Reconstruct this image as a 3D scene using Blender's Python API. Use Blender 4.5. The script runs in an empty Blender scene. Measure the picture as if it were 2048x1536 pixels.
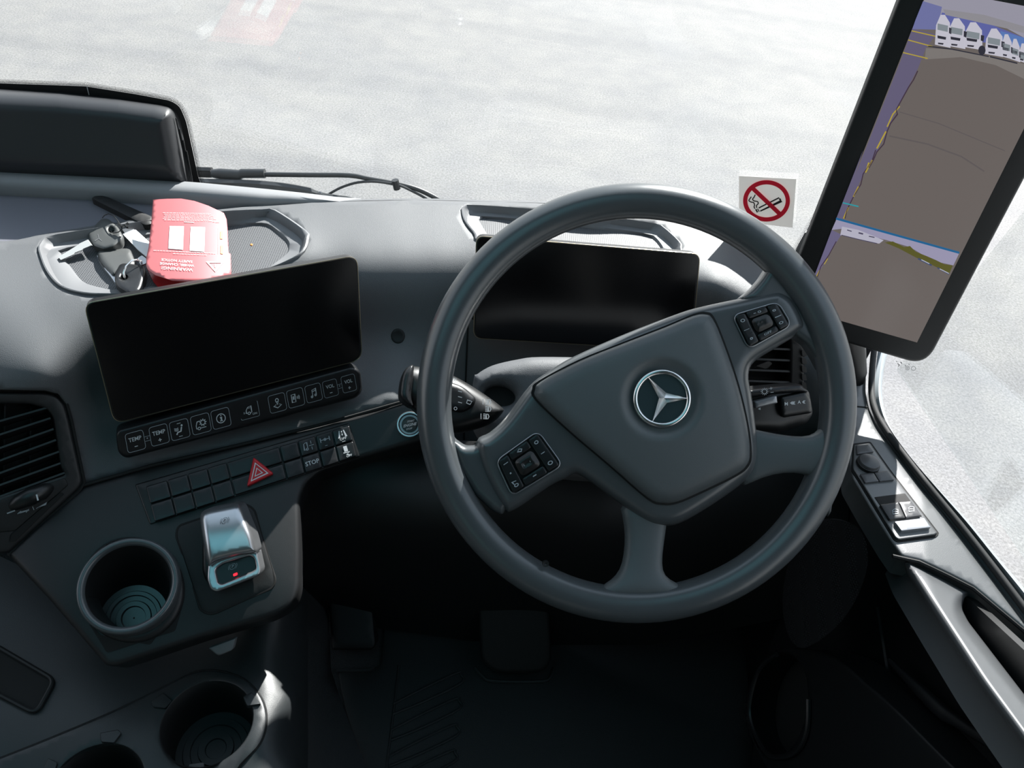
import bpy, bmesh, math, random
import numpy as np
from mathutils import Vector, Matrix, geometry
random.seed(4)
SC = bpy.context.scene
COL = SC.collection
PI = math.pi
# ------------------------------------------------------------------ camera
FPX = 1600.0
def _axes(pitch, yaw, roll):
    P, Y, R = map(math.radians, (pitch, yaw, roll))
    fw = Vector((math.sin(Y)*math.cos(P), math.cos(Y)*math.cos(P), -math.sin(P)))
    r0 = Vector((math.cos(Y), -math.sin(Y), 0)); u0 = r0.cross(fw)
    return fw, r0*math.cos(R)+u0*math.sin(R), u0*math.cos(R)-r0*math.sin(R)
FW, RT, UP = _axes(42, 5, 8.5)
cam_d = bpy.data.cameras.new('camera'); cam = bpy.data.objects.new('camera', cam_d); COL.objects.link(cam)
cam.matrix_world = Matrix((RT, UP, -FW)).transposed().to_4x4()
cam_d.sensor_width = 36; cam_d.lens = 36*FPX/2048; cam_d.clip_start = 0.02; cam_d.clip_end = 400
SC.camera = cam
# ------------------------------------------------------------------ light
EXPO = 0.0
SC.view_settings.view_transform = 'Standard'; SC.view_settings.look = 'None'
SC.view_settings.exposure = EXPO; SC.view_settings.gamma = 1; SC.view_settings.use_curve_mapping = False
w = bpy.data.worlds.new('World'); SC.world = w; w.use_nodes = True
wn = w.node_tree.nodes; wl = w.node_tree.links
bg = wn['Background']; bg.inputs[1].default_value = 1.4
tc = wn.new('ShaderNodeTexCoord'); sx = wn.new('ShaderNodeSeparateXYZ'); rp = wn.new('ShaderNodeValToRGB')
wl.new(tc.outputs['Generated'], sx.inputs[0]); wl.new(sx.outputs[2], rp.inputs[0]); wl.new(rp.outputs[0], bg.inputs[0])
rp.color_ramp.elements[0].position = 0.0; rp.color_ramp.elements[0].color = (1.0, 1.0, 1.0, 1)
rp.color_ramp.elements[1].position = 0.7; rp.color_ramp.elements[1].color = (0.56, 0.68, 0.84, 1)
sun_d = bpy.data.lights.new('sun', 'SUN'); sun_d.energy = 16.0; sun_d.angle = math.radians(0.6); sun_d.color = (1.0, 0.98, 0.955)
sun = bpy.data.objects.new('sun', sun_d); COL.objects.link(sun)
SUN_EL, SUN_AZ = math.radians(36), math.radians(22)      # azimuth to the right of straight ahead
sv = Vector((math.sin(SUN_AZ)*math.cos(SUN_EL), math.cos(SUN_AZ)*math.cos(SUN_EL), math.sin(SUN_EL)))
sun.rotation_euler = sv.to_track_quat('Z', 'Y').to_euler(); sun.location = sv*30

# ------------------------------------------------------------------ geometry helpers
def ray(x, y): return RT*((x-1024)/FPX) + UP*((768-y)/FPX) + FW
def atD(x, y, d): return ray(x, y)*d
def atZ(x, y, z): r = ray(x, y); return r*(z/r.z)
def atX(x, y, v): r = ray(x, y); return r*(v/r.x)
def atY(x, y, v): r = ray(x, y); return r*(v/r.y)
class Pl:
    """a real plane in the cab; at() gives the point of it (raised by h) seen in a direction"""
    def __init__(s, p, n):
        s.p = p; s.n = n.normalized()
        if s.n.dot(p) > 0: s.n = -s.n
    def at(s, x, y, h=0.0):
        r = ray(x, y); q = s.p + s.n*h
        return r*(q.dot(s.n)/r.dot(s.n))
    __call__ = at
def pl3(a, b, c):
    A, B, C_ = [atD(*t) if not isinstance(t, Vector) else t for t in (a, b, c)]
    return Pl(A, (B-A).cross(C_-A))
LOC = {}
def root_loc(o):
    while o is not None and o.parent is not None: o = o.parent
    return LOC.get(o.name, Vector((0, 0, 0))) if o else Vector((0, 0, 0))
def thing(name, label, cat, loc, group=None):
    o = bpy.data.objects.new(name, None); COL.objects.link(o)
    o.empty_display_size = 0.02; o.location = loc; LOC[o.name] = Vector(loc)
    o['label'] = label; o['category'] = cat
    if group: o['group'] = group
    return o
def tag(o, label=None, cat=None, group=None, kind=None):
    if label: o['label'] = label
    if cat: o['category'] = cat
    if group: o['group'] = group
    if kind: o['kind'] = kind
    return o
def mesh(name, V, F, mat, parent=None, smooth=True, ang=38, bevel=0, solid=0, sub=0, bseg=2):
    V = [Vector(v) for v in V]
    if parent is not None: off = root_loc(parent)
    else:
        xs = [v.x for v in V]; ys = [v.y for v in V]; zs = [v.z for v in V]
        off = Vector(((min(xs)+max(xs))/2, (min(ys)+max(ys))/2, min(zs)))
    me = bpy.data.meshes.new(name); me.from_pydata([tuple(v-off) for v in V], [], F); me.update()
    bm = bmesh.new(); bm.from_mesh(me); bmesh.ops.remove_doubles(bm, verts=bm.verts, dist=1e-6)
    if solid >= 0: bmesh.ops.recalc_face_normals(bm, faces=bm.faces)
    bm.to_mesh(me); bm.free()
    me.materials.append(mat)
    if smooth:
        me.polygons.foreach_set('use_smooth', [True]*len(me.polygons))
        me.set_sharp_from_angle(angle=math.radians(ang))
    o = bpy.data.objects.new(name, me); COL.objects.link(o)
    if parent is None: o.location = off; LOC[o.name] = off
    else: o.parent = parent
    if solid:
        m = o.modifiers.new('s', 'SOLIDIFY'); m.thickness = abs(solid); m.offset = 0
    if bevel:
        m = o.modifiers.new('b', 'BEVEL'); m.width = bevel; m.segments = bseg; m.limit_method = 'ANGLE'; m.angle_limit = math.radians(35)
    if sub:
        m = o.modifiers.new('u', 'SUBSURF'); m.levels = sub; m.render_levels = sub
    return o
# ---- 2D helpers (pixel-like coordinates)
def rnd(poly, r, n=5):
    out = []; N = len(poly); rs = r if isinstance(r, (list, tuple)) else [r]*N
    for i in range(N):
        p0, p1, p2 = [np.array(poly[(i+k) % N], float) for k in (-1, 0, 1)]
        a = p0-p1; b = p2-p1; la = np.linalg.norm(a); lb = np.linalg.norm(b)
        rr = min(rs[i], la*0.48, lb*0.48)
        if rr < 1e-6: out.append(tuple(p1)); continue
        A = p1+a/la*rr; B = p1+b/lb*rr
        for k in range(n+1):
            t = k/n; q = A*(1-t)**2+p1*2*t*(1-t)+B*t*t; out.append(tuple(q))
    return out
def crv(pts, n=6, closed=True):
    P = [np.array(p, float) for p in pts]; N = len(P); out = []
    for i in range(N if closed else N-1):
        if closed: p0, p1, p2, p3 = P[i-1], P[i], P[(i+1) % N], P[(i+2) % N]
        else: p0, p1, p2, p3 = P[max(i-1, 0)], P[i], P[i+1], P[min(i+2, N-1)]
        for k in range(n):
            t = k/n
            out.append(0.5*((2*p1)+(p2-p0)*t+(2*p0-5*p1+4*p2-p3)*t*t+(3*p1-p0-3*p2+p3)*t**3))
    if not closed: out.append(P[-1])
    return [tuple(q) for q in out]
def ell(cx, cy, rx, ry=None, n=40, a0=0, a1=360, rot=0):
    ry = rx if ry is None else ry; out = []
    m = n if abs(a1-a0) >= 360 else n+1; c, s = math.cos(math.radians(rot)), math.sin(math.radians(rot))
    for k in range(m):
        a = math.radians(a0+(a1-a0)*k/n); x = rx*math.cos(a); y = ry*math.sin(a)
        out.append((cx+x*c-y*s, cy+x*s+y*c))
    return out
def inside(P, poly):
    P = np.asarray(P, float); x, y = P[:, 0], P[:, 1]; r = np.zeros(len(P), bool); Q = np.asarray(poly, float); N = len(Q)
    for i in range(N):
        x1, y1 = Q[i]; x2, y2 = Q[(i+1) % N]
        c = ((y1 > y) != (y2 > y))
        with np.errstate(divide='ignore', invalid='ignore'):
            xi = (x2-x1)*(y-y1)/((y2-y1) if y2 != y1 else 1e-12)+x1
        r ^= c & (x < xi)
    return r
def pdist(P, poly):
    P = np.asarray(P, float); Q = np.asarray(poly, float); A = Q; B = np.roll(Q, -1, 0); d = np.full(len(P), 1e9)
    for a, b in zip(A, B):
        ab = b-a; L = (ab@ab) or 1e-12; t = np.clip(((P-a)@ab)/L, 0, 1)
        d = np.minimum(d, np.linalg.norm(P-(a+t[:, None]*ab), axis=1))
    return d
def dense(poly, step):
    out = []; N = len(poly)
    for i in range(N):
        a = np.array(poly[i], float); b = np.array(poly[(i+1) % N], float); L = np.linalg.norm(b-a); k = max(1, int(L/step))
        for j in range(k): out.append(tuple(a+(b-a)*j/k))
    return out
def tri(poly, holes=(), step=8, rings=()):
    sb = step*1.5 if not rings else min(step*1.5, max(1.6, rings[0]*3.2))
    poly = dense(poly, sb); holes = [dense(h, sb) for h in holes]
    xs = [p[0] for p in poly]; ys = [p[1] for p in poly]
    G = [(x+(0.5*step if j % 2 else 0), y) for j, y in enumerate(np.arange(min(ys), max(ys), step*0.87)) for x in np.arange(min(xs), max(xs), step)]
    R = []
    for rg in rings:
        for q in [poly]+holes:
            Q = np.array(q); T = np.roll(Q, -1, 0)-np.roll(Q, 1, 0); T /= (np.linalg.norm(T, axis=1)[:, None]+1e-12); Nn = np.stack([-T[:, 1], T[:, 0]], 1)
            for sgn in (1, -1): R += [tuple(v) for v in Q+Nn*rg*sgn]
    def keep(P, mn):
        if not len(P): return []
        P = np.array(P); k = inside(P, poly)
        d = pdist(P, poly)
        for h in holes: k &= ~inside(P, h); d = np.minimum(d, pdist(P, h))
        return P[k & (d > mn)].tolist(), d[k & (d > mn)]
    pts = [tuple(p) for p in poly]; edges = [(i, (i+1) % len(poly)) for i in range(len(poly))]; nb = [len(poly)]
    for h in holes:
        b = len(pts); pts += [tuple(p) for p in h]; edges += [(b+i, b+(i+1) % len(h)) for i in range(len(h))]
    nB = len(pts)
    mr = max(rings) if rings else 0
    g = keep(G, max(step*0.45, mr*1.15))
    if g: pts += [tuple(p) for p in g[0]]
    if R:
        Rk, Rd = keep(R, 1e-9)
        Rg = np.array(rings); seen = set(); cs = max(rings[0]*.55, .15)
        for p, d in zip(Rk, Rd):
            if d < rings[0]*.6: continue
            if np.min(np.abs(Rg-d)/Rg) > 0.22: continue
            kk = (int(p[0]/cs), int(p[1]/cs))
            if kk in seen: continue
            seen.add(kk); pts.append(tuple(p))
    v, e, f, ov, oe, of = geometry.delaunay_2d_cdt([Vector(p) for p in pts], edges, [], 0, 1e-5)
    V = np.array([tuple(q) for q in v]); Fc = np.array([list(t) for t in f]); C = V[Fc].mean(1)
    k = inside(C, poly)
    for h in holes: k &= ~inside(C, h)
    Fc = Fc[k]
    d = pdist(V, poly)
    for h in holes: d = np.minimum(d, pdist(V, h))
    return V, Fc, d
def pad(name, poly, Fn, mat, parent=None, prof=None, skirt=0.004, holes=(), step=8, rings=(), nrm=None, h0=0.0, cap=False, **kw):
    """solid raised piece: top surface follows prof(distance from the outline), sides go down by skirt"""
    V, Fc, d = tri(poly, holes, step, rings)
    if prof is None: prof = lambda t: 0.0
    n = nrm if nrm is not None else getattr(Fn, 'n', -FW)
    T = [Fn(x, y, h0+prof(dd)) for (x, y), dd in zip(V, d)]
    Vs = list(T); Fs = [list(map(int, t)) for t in Fc]
    if skirt:
        cnt = {}
        for t in Fs:
            for a, b in ((t[0], t[1]), (t[1], t[2]), (t[2], t[0])): cnt[(a, b)] = 1
        be = [(a, b) for (a, b) in cnt if (b, a) not in cnt]; mp = {}
        for a, b in be:
            for q in (a, b):
                if q not in mp: mp[q] = len(Vs); Vs.append(T[q]-n*skirt)
            Fs.append([b, a, mp[a], mp[b]])
        if cap:
            base = len(Vs); bi = {}
            for i in range(len(T)):
                if i in mp: bi[i] = mp[i]
                else: bi[i] = len(Vs); Vs.append(T[i]-n*(skirt+prof(d[i])-prof(0)))
            Fs += [[bi[t[0]], bi[t[2]], bi[t[1]]] for t in Fc]
    return mesh(name, Vs, Fs, mat, parent, **kw)
def rprof(r_px, h):                       # rounded edge of radius r (same units as outline), height h
    return lambda d: h*(math.sqrt(max(0.0, 1-(1-min(d, r_px)/r_px)**2)))-h
def frames(P):
    P = [Vector(p) for p in P]; T = []
    for i in range(len(P)):
        t = (P[min(i+1, len(P)-1)]-P[max(i-1, 0)]); T.append(t.normalized())
    u = T[0].orthogonal().normalized(); out = []
    for i, t in enumerate(T):
        u = (u-t*u.dot(t)).normalized(); out.append((P[i], t, u, t.cross(u)))
    return out
def tube(name, P, r, mat, parent=None, n=10, ry=None, up=None, caps=True, **kw):
    fr = frames(P); V = []; F = []; N = len(fr)
    for i, (p, t, u, w_) in enumerate(fr):
        if up is not None:
            w_ = t.cross(up).normalized(); u = w_.cross(t)*1.0; 
        rr = r[i] if isinstance(r, (list, tuple)) else r
        r2 = rr if ry is None else (ry[i] if isinstance(ry, (list, tuple)) else ry)
        for k in range(n):
            a = 2*PI*k/n; V.append(p+u*(rr*math.cos(a))+w_*(r2*math.sin(a)))
    for i in range(N-1):
        for k in range(n): F.append([i*n+k, i*n+(k+1) % n, (i+1)*n+(k+1) % n, (i+1)*n+k])
    if caps: F += [list(range(n))[::-1], list(range((N-1)*n, N*n))]
    return mesh(name, V, F, mat, parent, **kw)
def lathe(name, c, axis, prof, mat, parent=None, n=48, sx_=1.0, xdir=None, **kw):
    """prof: (radius, height along axis)"""
    axis = axis.normalized(); u = (xdir or axis.orthogonal()); u = (u-axis*u.dot(axis)).normalized(); v = axis.cross(u); V = []; F = []
    for r, h in prof:
        for k in range(n):
            a = 2*PI*k/n; V.append(c+axis*h+u*(r*math.cos(a)*sx_)+v*(r*math.sin(a)))
    for i in range(len(prof)-1):
        for k in range(n): F.append([i*n+k, i*n+(k+1) % n, (i+1)*n+(k+1) % n, (i+1)*n+k])
    if prof[0][0] < 1e-5 or prof[-1][0] < 1e-5: pass
    return mesh(name, V, F, mat, parent, **kw)
def box(name, lo, hi, mat, parent=None, bevel=0.003, **kw):
    (a, b, c), (d, e, f) = lo, hi
    V = [(x, y, z) for x in (a, d) for y in (b, e) for z in (c, f)]
    F = [[0, 1, 3, 2], [4, 6, 7, 5], [0, 4, 5, 1], [2, 3, 7, 6], [0, 2, 6, 4], [1, 5, 7, 3]]
    return mesh(name, V, F, mat, parent, smooth=False, bevel=bevel, **kw)
def loft(name, rings, mat, parent=None, closed=True, caps=False, **kw):
    n = len(rings[0]); V = [v for r in rings for v in r]; F = []
    for i in range(len(rings)-1):
        for k in range(n if closed else n-1): F.append([i*n+k, i*n+(k+1) % n, (i+1)*n+(k+1) % n, (i+1)*n+k])
    if caps: F += [list(range(n))[::-1], list(range((len(rings)-1)*n, len(rings)*n))]
    return mesh(name, V, F, mat, parent, **kw)
def radial(poly, n, c=None):
    Q = np.array(poly, float); c = Q.mean(0) if c is None else np.array(c, float); out = []
    for k in range(n):
        a = 2*PI*k/n; d = np.array([math.cos(a), math.sin(a)]); best = None
        for i in range(len(Q)):
            p = Q[i]-c; e = Q[(i+1) % len(Q)]-Q[i]; den = d[0]*e[1]-d[1]*e[0]
            if abs(den) < 1e-12: continue
            t = (p[0]*e[1]-p[1]*e[0])/den; s = (p[0]*d[1]-p[1]*d[0])/den
            if t > 0 and -1e-9 <= s <= 1+1e-9: best = t if best is None else max(best, t)
        out.append(tuple(c+d*best))
    return out
# ---- printed marks
_txt = {}
def glyphs(s):
    if s in _txt: return _txt[s]
    cu = bpy.data.curves.new('t', 'FONT'); cu.body = s; cu.size = 1; cu.align_x = 'CENTER'; cu.align_y = 'CENTER'; cu.resolution_u = 2; cu.offset = 0.012
    ob = bpy.data.objects.new('t', cu); COL.objects.link(ob)
    dg = bpy.context.evaluated_depsgraph_get(); me = bpy.data.meshes.new_from_object(ob.evaluated_get(dg))
    V = [(v.co.x, v.co.y) for v in me.vertices]; F = [list(p.vertices) for p in me.polygons]
    bpy.data.objects.remove(ob); bpy.data.curves.remove(cu); bpy.data.meshes.remove(me)
    _txt[s] = (V, F); return V, F
class Dec:
    """flat print: F(u, v) -> point on the surface"""
    def __init__(s, F): s.F = F; s.V = []; s.Fc = []
    def poly(s, P):
        b = len(s.V); s.V += [s.F(*p) for p in P]
        if len(P) <= 4: s.Fc.append([b+i for i in range(len(P))])
        else:
            for t in geometry.tessellate_polygon([[Vector((p[0], p[1], 0)) for p in P]]): s.Fc.append([b+i for i in t])
        return s
    def line(s, P, w, closed=False):
        P = [np.array(p, float) for p in P]; N = len(P); L = []; Rr = []
        for i in range(N):
            if closed: a, b = P[i-1], P[(i+1) % N]
            else: a, b = P[max(i-1, 0)], P[min(i+1, N-1)]
            t = b-a; t /= (np.linalg.norm(t)+1e-12); nn = np.array([-t[1], t[0]]); k = 1.0
            if (closed or 0 < i < N-1):
                t1 = P[i]-P[i-1]; t1 /= (np.linalg.norm(t1)+1e-12); k = min(2.0, 1/max(0.3, abs(np.dot(nn, [-t1[1], t1[0]]))))
            L.append(P[i]+nn*w/2*k); Rr.append(P[i]-nn*w/2*k)
        b = len(s.V); s.V += [s.F(*p) for p in L]+[s.F(*p) for p in Rr]
        for i in range(N if closed else N-1):
            j = (i+1) % N; s.Fc.append([b+i, b+j, b+N+j, b+N+i])
        return s
    def grid(s, q, nu=8, nv=12):
        q = [np.array(p, float) for p in q]; f = lambda u, v: tuple((q[0]*(1-u)+q[1]*u)*(1-v)+(q[3]*(1-u)+q[2]*u)*v)
        for i in range(nu):
            for j in range(nv): s.poly([f(i/nu, j/nv), f((i+1)/nu, j/nv), f((i+1)/nu, (j+1)/nv), f(i/nu, (j+1)/nv)])
        return s
    def ring(s, cx, cy, r, w, n=24, a0=0, a1=360, ry=None):
        full = abs(a1-a0) >= 360
        return s.line(ell(cx, cy, r, ry, n, a0, a1), w, closed=full)
    def text(s, t, cx, cy, size, rot=0, sx_=1.0, flipx=1):
        V, F = glyphs(t); b = len(s.V); c, sn = math.cos(math.radians(rot)), math.sin(math.radians(rot))
        for x, y in V:
            x *= size*sx_*flipx; y *= size; s.V.append(s.F(cx+x*c-y*sn, cy+x*sn+y*c))
        s.Fc += [[b+i for i in f] for f in F]; return s
    def build(s, name, mat, parent=None, **kw):
        return mesh(name, s.V, s.Fc, mat, parent, smooth=False, **kw)
def frame(Fn, o, ex, ey, h=0.0004):       # affine frame (u right, v up) on a surface, origin/axes in pixel-like units
    return lambda u, v: Fn(o[0]+ex[0]*u+ey[0]*v, o[1]+ex[1]*u+ey[1]*v, h)

# ------------------------------------------------------------------ materials
def srgb(r, g, b):
    f = lambda c: c/255/12.92 if c/255 <= 0.04045 else ((c/255+0.055)/1.055)**2.4
    return (f(r), f(g), f(b), 1)
def mat(name, col, rough=0.5, metal=0.0, spec=0.5, bump=0.0, scale=600.0, btype='noise', dist=0.001, emit=None, coat=0.0, var=0.0, vscale=20, croughness=0.1):
    m = bpy.data.materials.new(name); m.use_nodes = True; N = m.node_tree.nodes; L = m.node_tree.links; b = N['Principled BSDF']
    c = col if len(col) == 4 else (*col, 1)
    b.inputs['Base Color'].default_value = c; b.inputs['Roughness'].default_value = rough; b.inputs['Metallic'].default_value = metal
    b.inputs['Specular IOR Level'].default_value = spec; b.inputs['Coat Weight'].default_value = coat; b.inputs['Coat Roughness'].default_value = croughness
    t = N.new('ShaderNodeTexCoord')
    if bump:
        if btype == 'noise':
            x = N.new('ShaderNodeTexNoise'); x.inputs['Scale'].default_value = scale; x.inputs['Detail'].default_value = 2; out = x.outputs[0]
        elif btype == 'leather':
            x = N.new('ShaderNodeTexVoronoi'); x.feature = 'DISTANCE_TO_EDGE'; x.inputs['Scale'].default_value = scale; out = x.outputs['Distance']
        elif btype == 'dots':
            x = N.new('ShaderNodeTexVoronoi'); x.inputs['Scale'].default_value = scale; x.inputs['Randomness'].default_value = 0.0; out = x.outputs['Distance']
        if btype == 'dots':
            rp_ = N.new('ShaderNodeValToRGB'); rp_.color_ramp.elements[0].position = 0.18; rp_.color_ramp.elements[1].position = 0.34; L.new(out, rp_.inputs[0]); out = rp_.outputs[0]
        L.new(t.outputs['Object'], x.inputs['Vector']); bp = N.new('ShaderNodeBump'); bp.inputs['Strength'].default_value = bump; bp.inputs['Distance'].default_value = dist
        L.new(out, bp.inputs['Height']); L.new(bp.outputs[0], b.inputs['Normal'])
    if var:
        x = N.new('ShaderNodeTexNoise'); x.inputs['Scale'].default_value = vscale; x.inputs['Detail'].default_value = 4; L.new(t.outputs['Object'], x.inputs['Vector'])
        mx = N.new('ShaderNodeMixRGB'); mx.inputs[1].default_value = tuple(q*(1-var) for q in c[:3])+(1,); mx.inputs[2].default_value = tuple(min(1, q*(1+var)) for q in c[:3])+(1,)
        L.new(x.outputs[0], mx.inputs[0]); L.new(mx.outputs[0], b.inputs['Base Color'])
    if bump and btype == 'dots':
        mx = N.new('ShaderNodeMixRGB'); mx.inputs[1].default_value = tuple(q*.45 for q in c[:3])+(1,); mx.inputs[2].default_value = c
        L.new(out, mx.inputs[0]); L.new(mx.outputs[0], b.inputs['Base Color'])
    if emit:
        b.inputs['Emission Color'].default_value = emit[0]; b.inputs['Emission Strength'].default_value = emit[1]
    return m
DASH = mat('dashboard_plastic', (0.105, 0.109, 0.115), 0.55, bump=0.5, scale=820, btype='leather', dist=0.0005, spec=0.35)
FASC = mat('fascia_plastic', (0.0135, 0.014, 0.015), 0.45, bump=0.2, scale=1500, dist=0.0003)
TRAY = mat('tray_plastic', (0.15, 0.153, 0.16), 0.52, bump=0.15, scale=1500, dist=0.0003)
TRAYF = mat('tray_rubber', (0.095, 0.098, 0.105), 0.55, bump=0.8, scale=340, btype='dots', dist=0.0008)
LEDG = mat('tray_plastic_lit', (0.22, 0.225, 0.235), 0.5, bump=0.2, scale=1100, dist=0.0003)  # tray plastic made paler: sunlight on the ledge put into the colour
MATT = mat('mat_rubber', (0.15, 0.15, 0.175), 0.4, bump=0.6, scale=95, btype='dots', dist=0.001)
BLK = mat('black_plastic', (0.010, 0.0105, 0.011), 0.35)
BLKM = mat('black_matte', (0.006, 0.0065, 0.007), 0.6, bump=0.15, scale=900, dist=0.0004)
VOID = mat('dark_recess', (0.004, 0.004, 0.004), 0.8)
GLS = mat('screen_glass', (0.002, 0.002, 0.0025), 0.22, spec=0.5)
WHL = mat('wheel_rubber', (0.066, 0.073, 0.078), 0.28, spec=0.8, bump=0.10, scale=1600, dist=0.0003)
WHLL = mat('wheel_leathergrain', (0.090, 0.100, 0.105), 0.42, bump=0.25, scale=1500, btype='leather', dist=0.0003)
KEYP = mat('key_plastic', (0.010, 0.0107, 0.012), 0.35)
CHR = mat('chrome', (0.88, 0.87, 0.86), 0.2, metal=1.0)
SLV = mat('satin_silver', (0.52, 0.53, 0.55), 0.28, metal=0.9)
SLVD = mat('grey_silver', (0.30, 0.31, 0.33), 0.35, metal=0.6)
PRT = mat('white_print', (0.62, 0.64, 0.66), 0.5)
PRTD = mat('grey_print', (0.33, 0.36, 0.39), 0.5)
PRTK = mat('dark_print', (0.05, 0.05, 0.055), 0.5)
RED = mat('hazard_red', (0.55, 0.010, 0.018), 0.35)
CARD = mat('red_card', (0.66, 0.17, 0.178), 0.4, spec=0.6)
CARDW = mat('card_white_print', (0.92, 0.90, 0.88), 0.5)
CARDY = mat('card_yellow_print', (0.90, 0.62, 0.12), 0.5)
STRAP = mat('white_strap', (0.85, 0.85, 0.85), 0.5)
ORN = mat('amber_crumb', (0.6, 0.22, 0.04), 0.7)
CARPET = mat('footwell_rubber', (0.018, 0.0195, 0.021), 0.6, bump=1.0, scale=420, btype='leather', dist=0.0015)
TUN = mat('tunnel_rubber', (0.055, 0.058, 0.060), 0.45, bump=1.0, scale=420, btype='leather', dist=0.0012)
FLMAT = mat('floor_mat_rubber', (0.016, 0.0175, 0.0185), 0.6, bump=0.6, scale=900, dist=0.0008)
DOORP = mat('door_plastic', (0.10, 0.103, 0.105), 0.33, spec=0.8, bump=0.25, scale=1100, dist=0.0003)
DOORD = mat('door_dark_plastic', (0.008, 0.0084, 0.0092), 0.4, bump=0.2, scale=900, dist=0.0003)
SWL = mat('switch_plastic', (0.06, 0.06, 0.063), 0.3)
SEAL = mat('rubber_seal', (0.012, 0.013, 0.014), 0.75)
BODY = mat('pale_body_paint', (0.42, 0.47, 0.50), 0.3, coat=0.6)
LINER = mat('cab_liner', (0.075, 0.077, 0.077), 0.95)
LED = mat('red_led', (0.8, 0.02, 0.03), 0.4, emit=((1, 0.02, 0.04, 1), 1.6))
MBLK = mat('monitor_black', (0.006, 0.0065, 0.007), 0.5)
SPK = mat('speaker_grille', (0.010, 0.010, 0.011), 0.5, bump=1.0, scale=260, btype='dots', dist=0.002)
STKK = mat('sticker_black', (0.015, 0.012, 0.012), 0.5)
GOLD = mat('edge_trim', (0.35, 0.29, 0.20), 0.3, metal=0.8)
STEEL = mat('key_steel', (0.50, 0.51, 0.50), 0.32, metal=0.35)
WIP = mat('wiper_black', (0.028, 0.031, 0.034), 0.4)
def papermat(name, col, k):
    m = bpy.data.materials.new(name); m.use_nodes = True; N = m.node_tree.nodes; L = m.node_tree.links; N.clear()
    o = N.new('ShaderNodeOutputMaterial'); mx = N.new('ShaderNodeMixShader'); t = N.new('ShaderNodeBsdfTranslucent'); g = N.new('ShaderNodeBsdfDiffuse')
    t.inputs[0].default_value = col; g.inputs[0].default_value = col; mx.inputs[0].default_value = k
    L.new(g.outputs[0], mx.inputs[1]); L.new(t.outputs[0], mx.inputs[2]); L.new(mx.outputs[0], o.inputs[0]); return m
STK = papermat('sticker_paper', (0.80, 0.77, 0.74, 1), 0.07)
STKR = papermat('sticker_red', (0.80, 0.03, 0.06, 1), 0.12)
def glassmat(name, tint, k=1.0):
    m = bpy.data.materials.new(name); m.use_nodes = True; N = m.node_tree.nodes; L = m.node_tree.links; N.clear()
    o = N.new('ShaderNodeOutputMaterial'); mx = N.new('ShaderNodeMixShader'); t = N.new('ShaderNodeBsdfTransparent'); g = N.new('ShaderNodeBsdfGlossy')
    t.inputs[0].default_value = tint; g.inputs['Roughness'].default_value = 0.0; g.inputs['Color'].default_value = (k, k, k, 1)
    lw = N.new('ShaderNodeLayerWeight'); lw.inputs['Blend'].default_value = 0.5
    p = N.new('ShaderNodeMath'); p.operation = 'POWER'; p.inputs[1].default_value = 5
    q = N.new('ShaderNodeMath'); q.operation = 'MULTIPLY_ADD'; q.inputs[1].default_value = 0.92; q.inputs[2].default_value = 0.04
    L.new(lw.outputs['Facing'], p.inputs[0]); L.new(p.outputs[0], q.inputs[0]); L.new(q.outputs[0], mx.inputs[0])
    L.new(t.outputs[0], mx.inputs[1]); L.new(g.outputs[0], mx.inputs[2]); L.new(mx.outputs[0], o.inputs[0]); return m
WGL = glassmat('windscreen_glass', (0.955, 0.965, 0.96, 1))
HGL = glassmat('added_hatch_glass', (0.55, 0.84, 0.82, 1))
def emis(name, r, g, b, k=1.0):
    m = bpy.data.materials.new(name); m.use_nodes = True; N = m.node_tree.nodes; bs = N['Principled BSDF']
    c = srgb(r, g, b); bs.inputs['Base Color'].default_value = (0.003, 0.003, 0.003, 1); bs.inputs['Roughness'].default_value = 0.15
    bs.inputs['Emission Color'].default_value = c; bs.inputs['Emission Strength'].default_value = k/2**EXPO; return m
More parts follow.
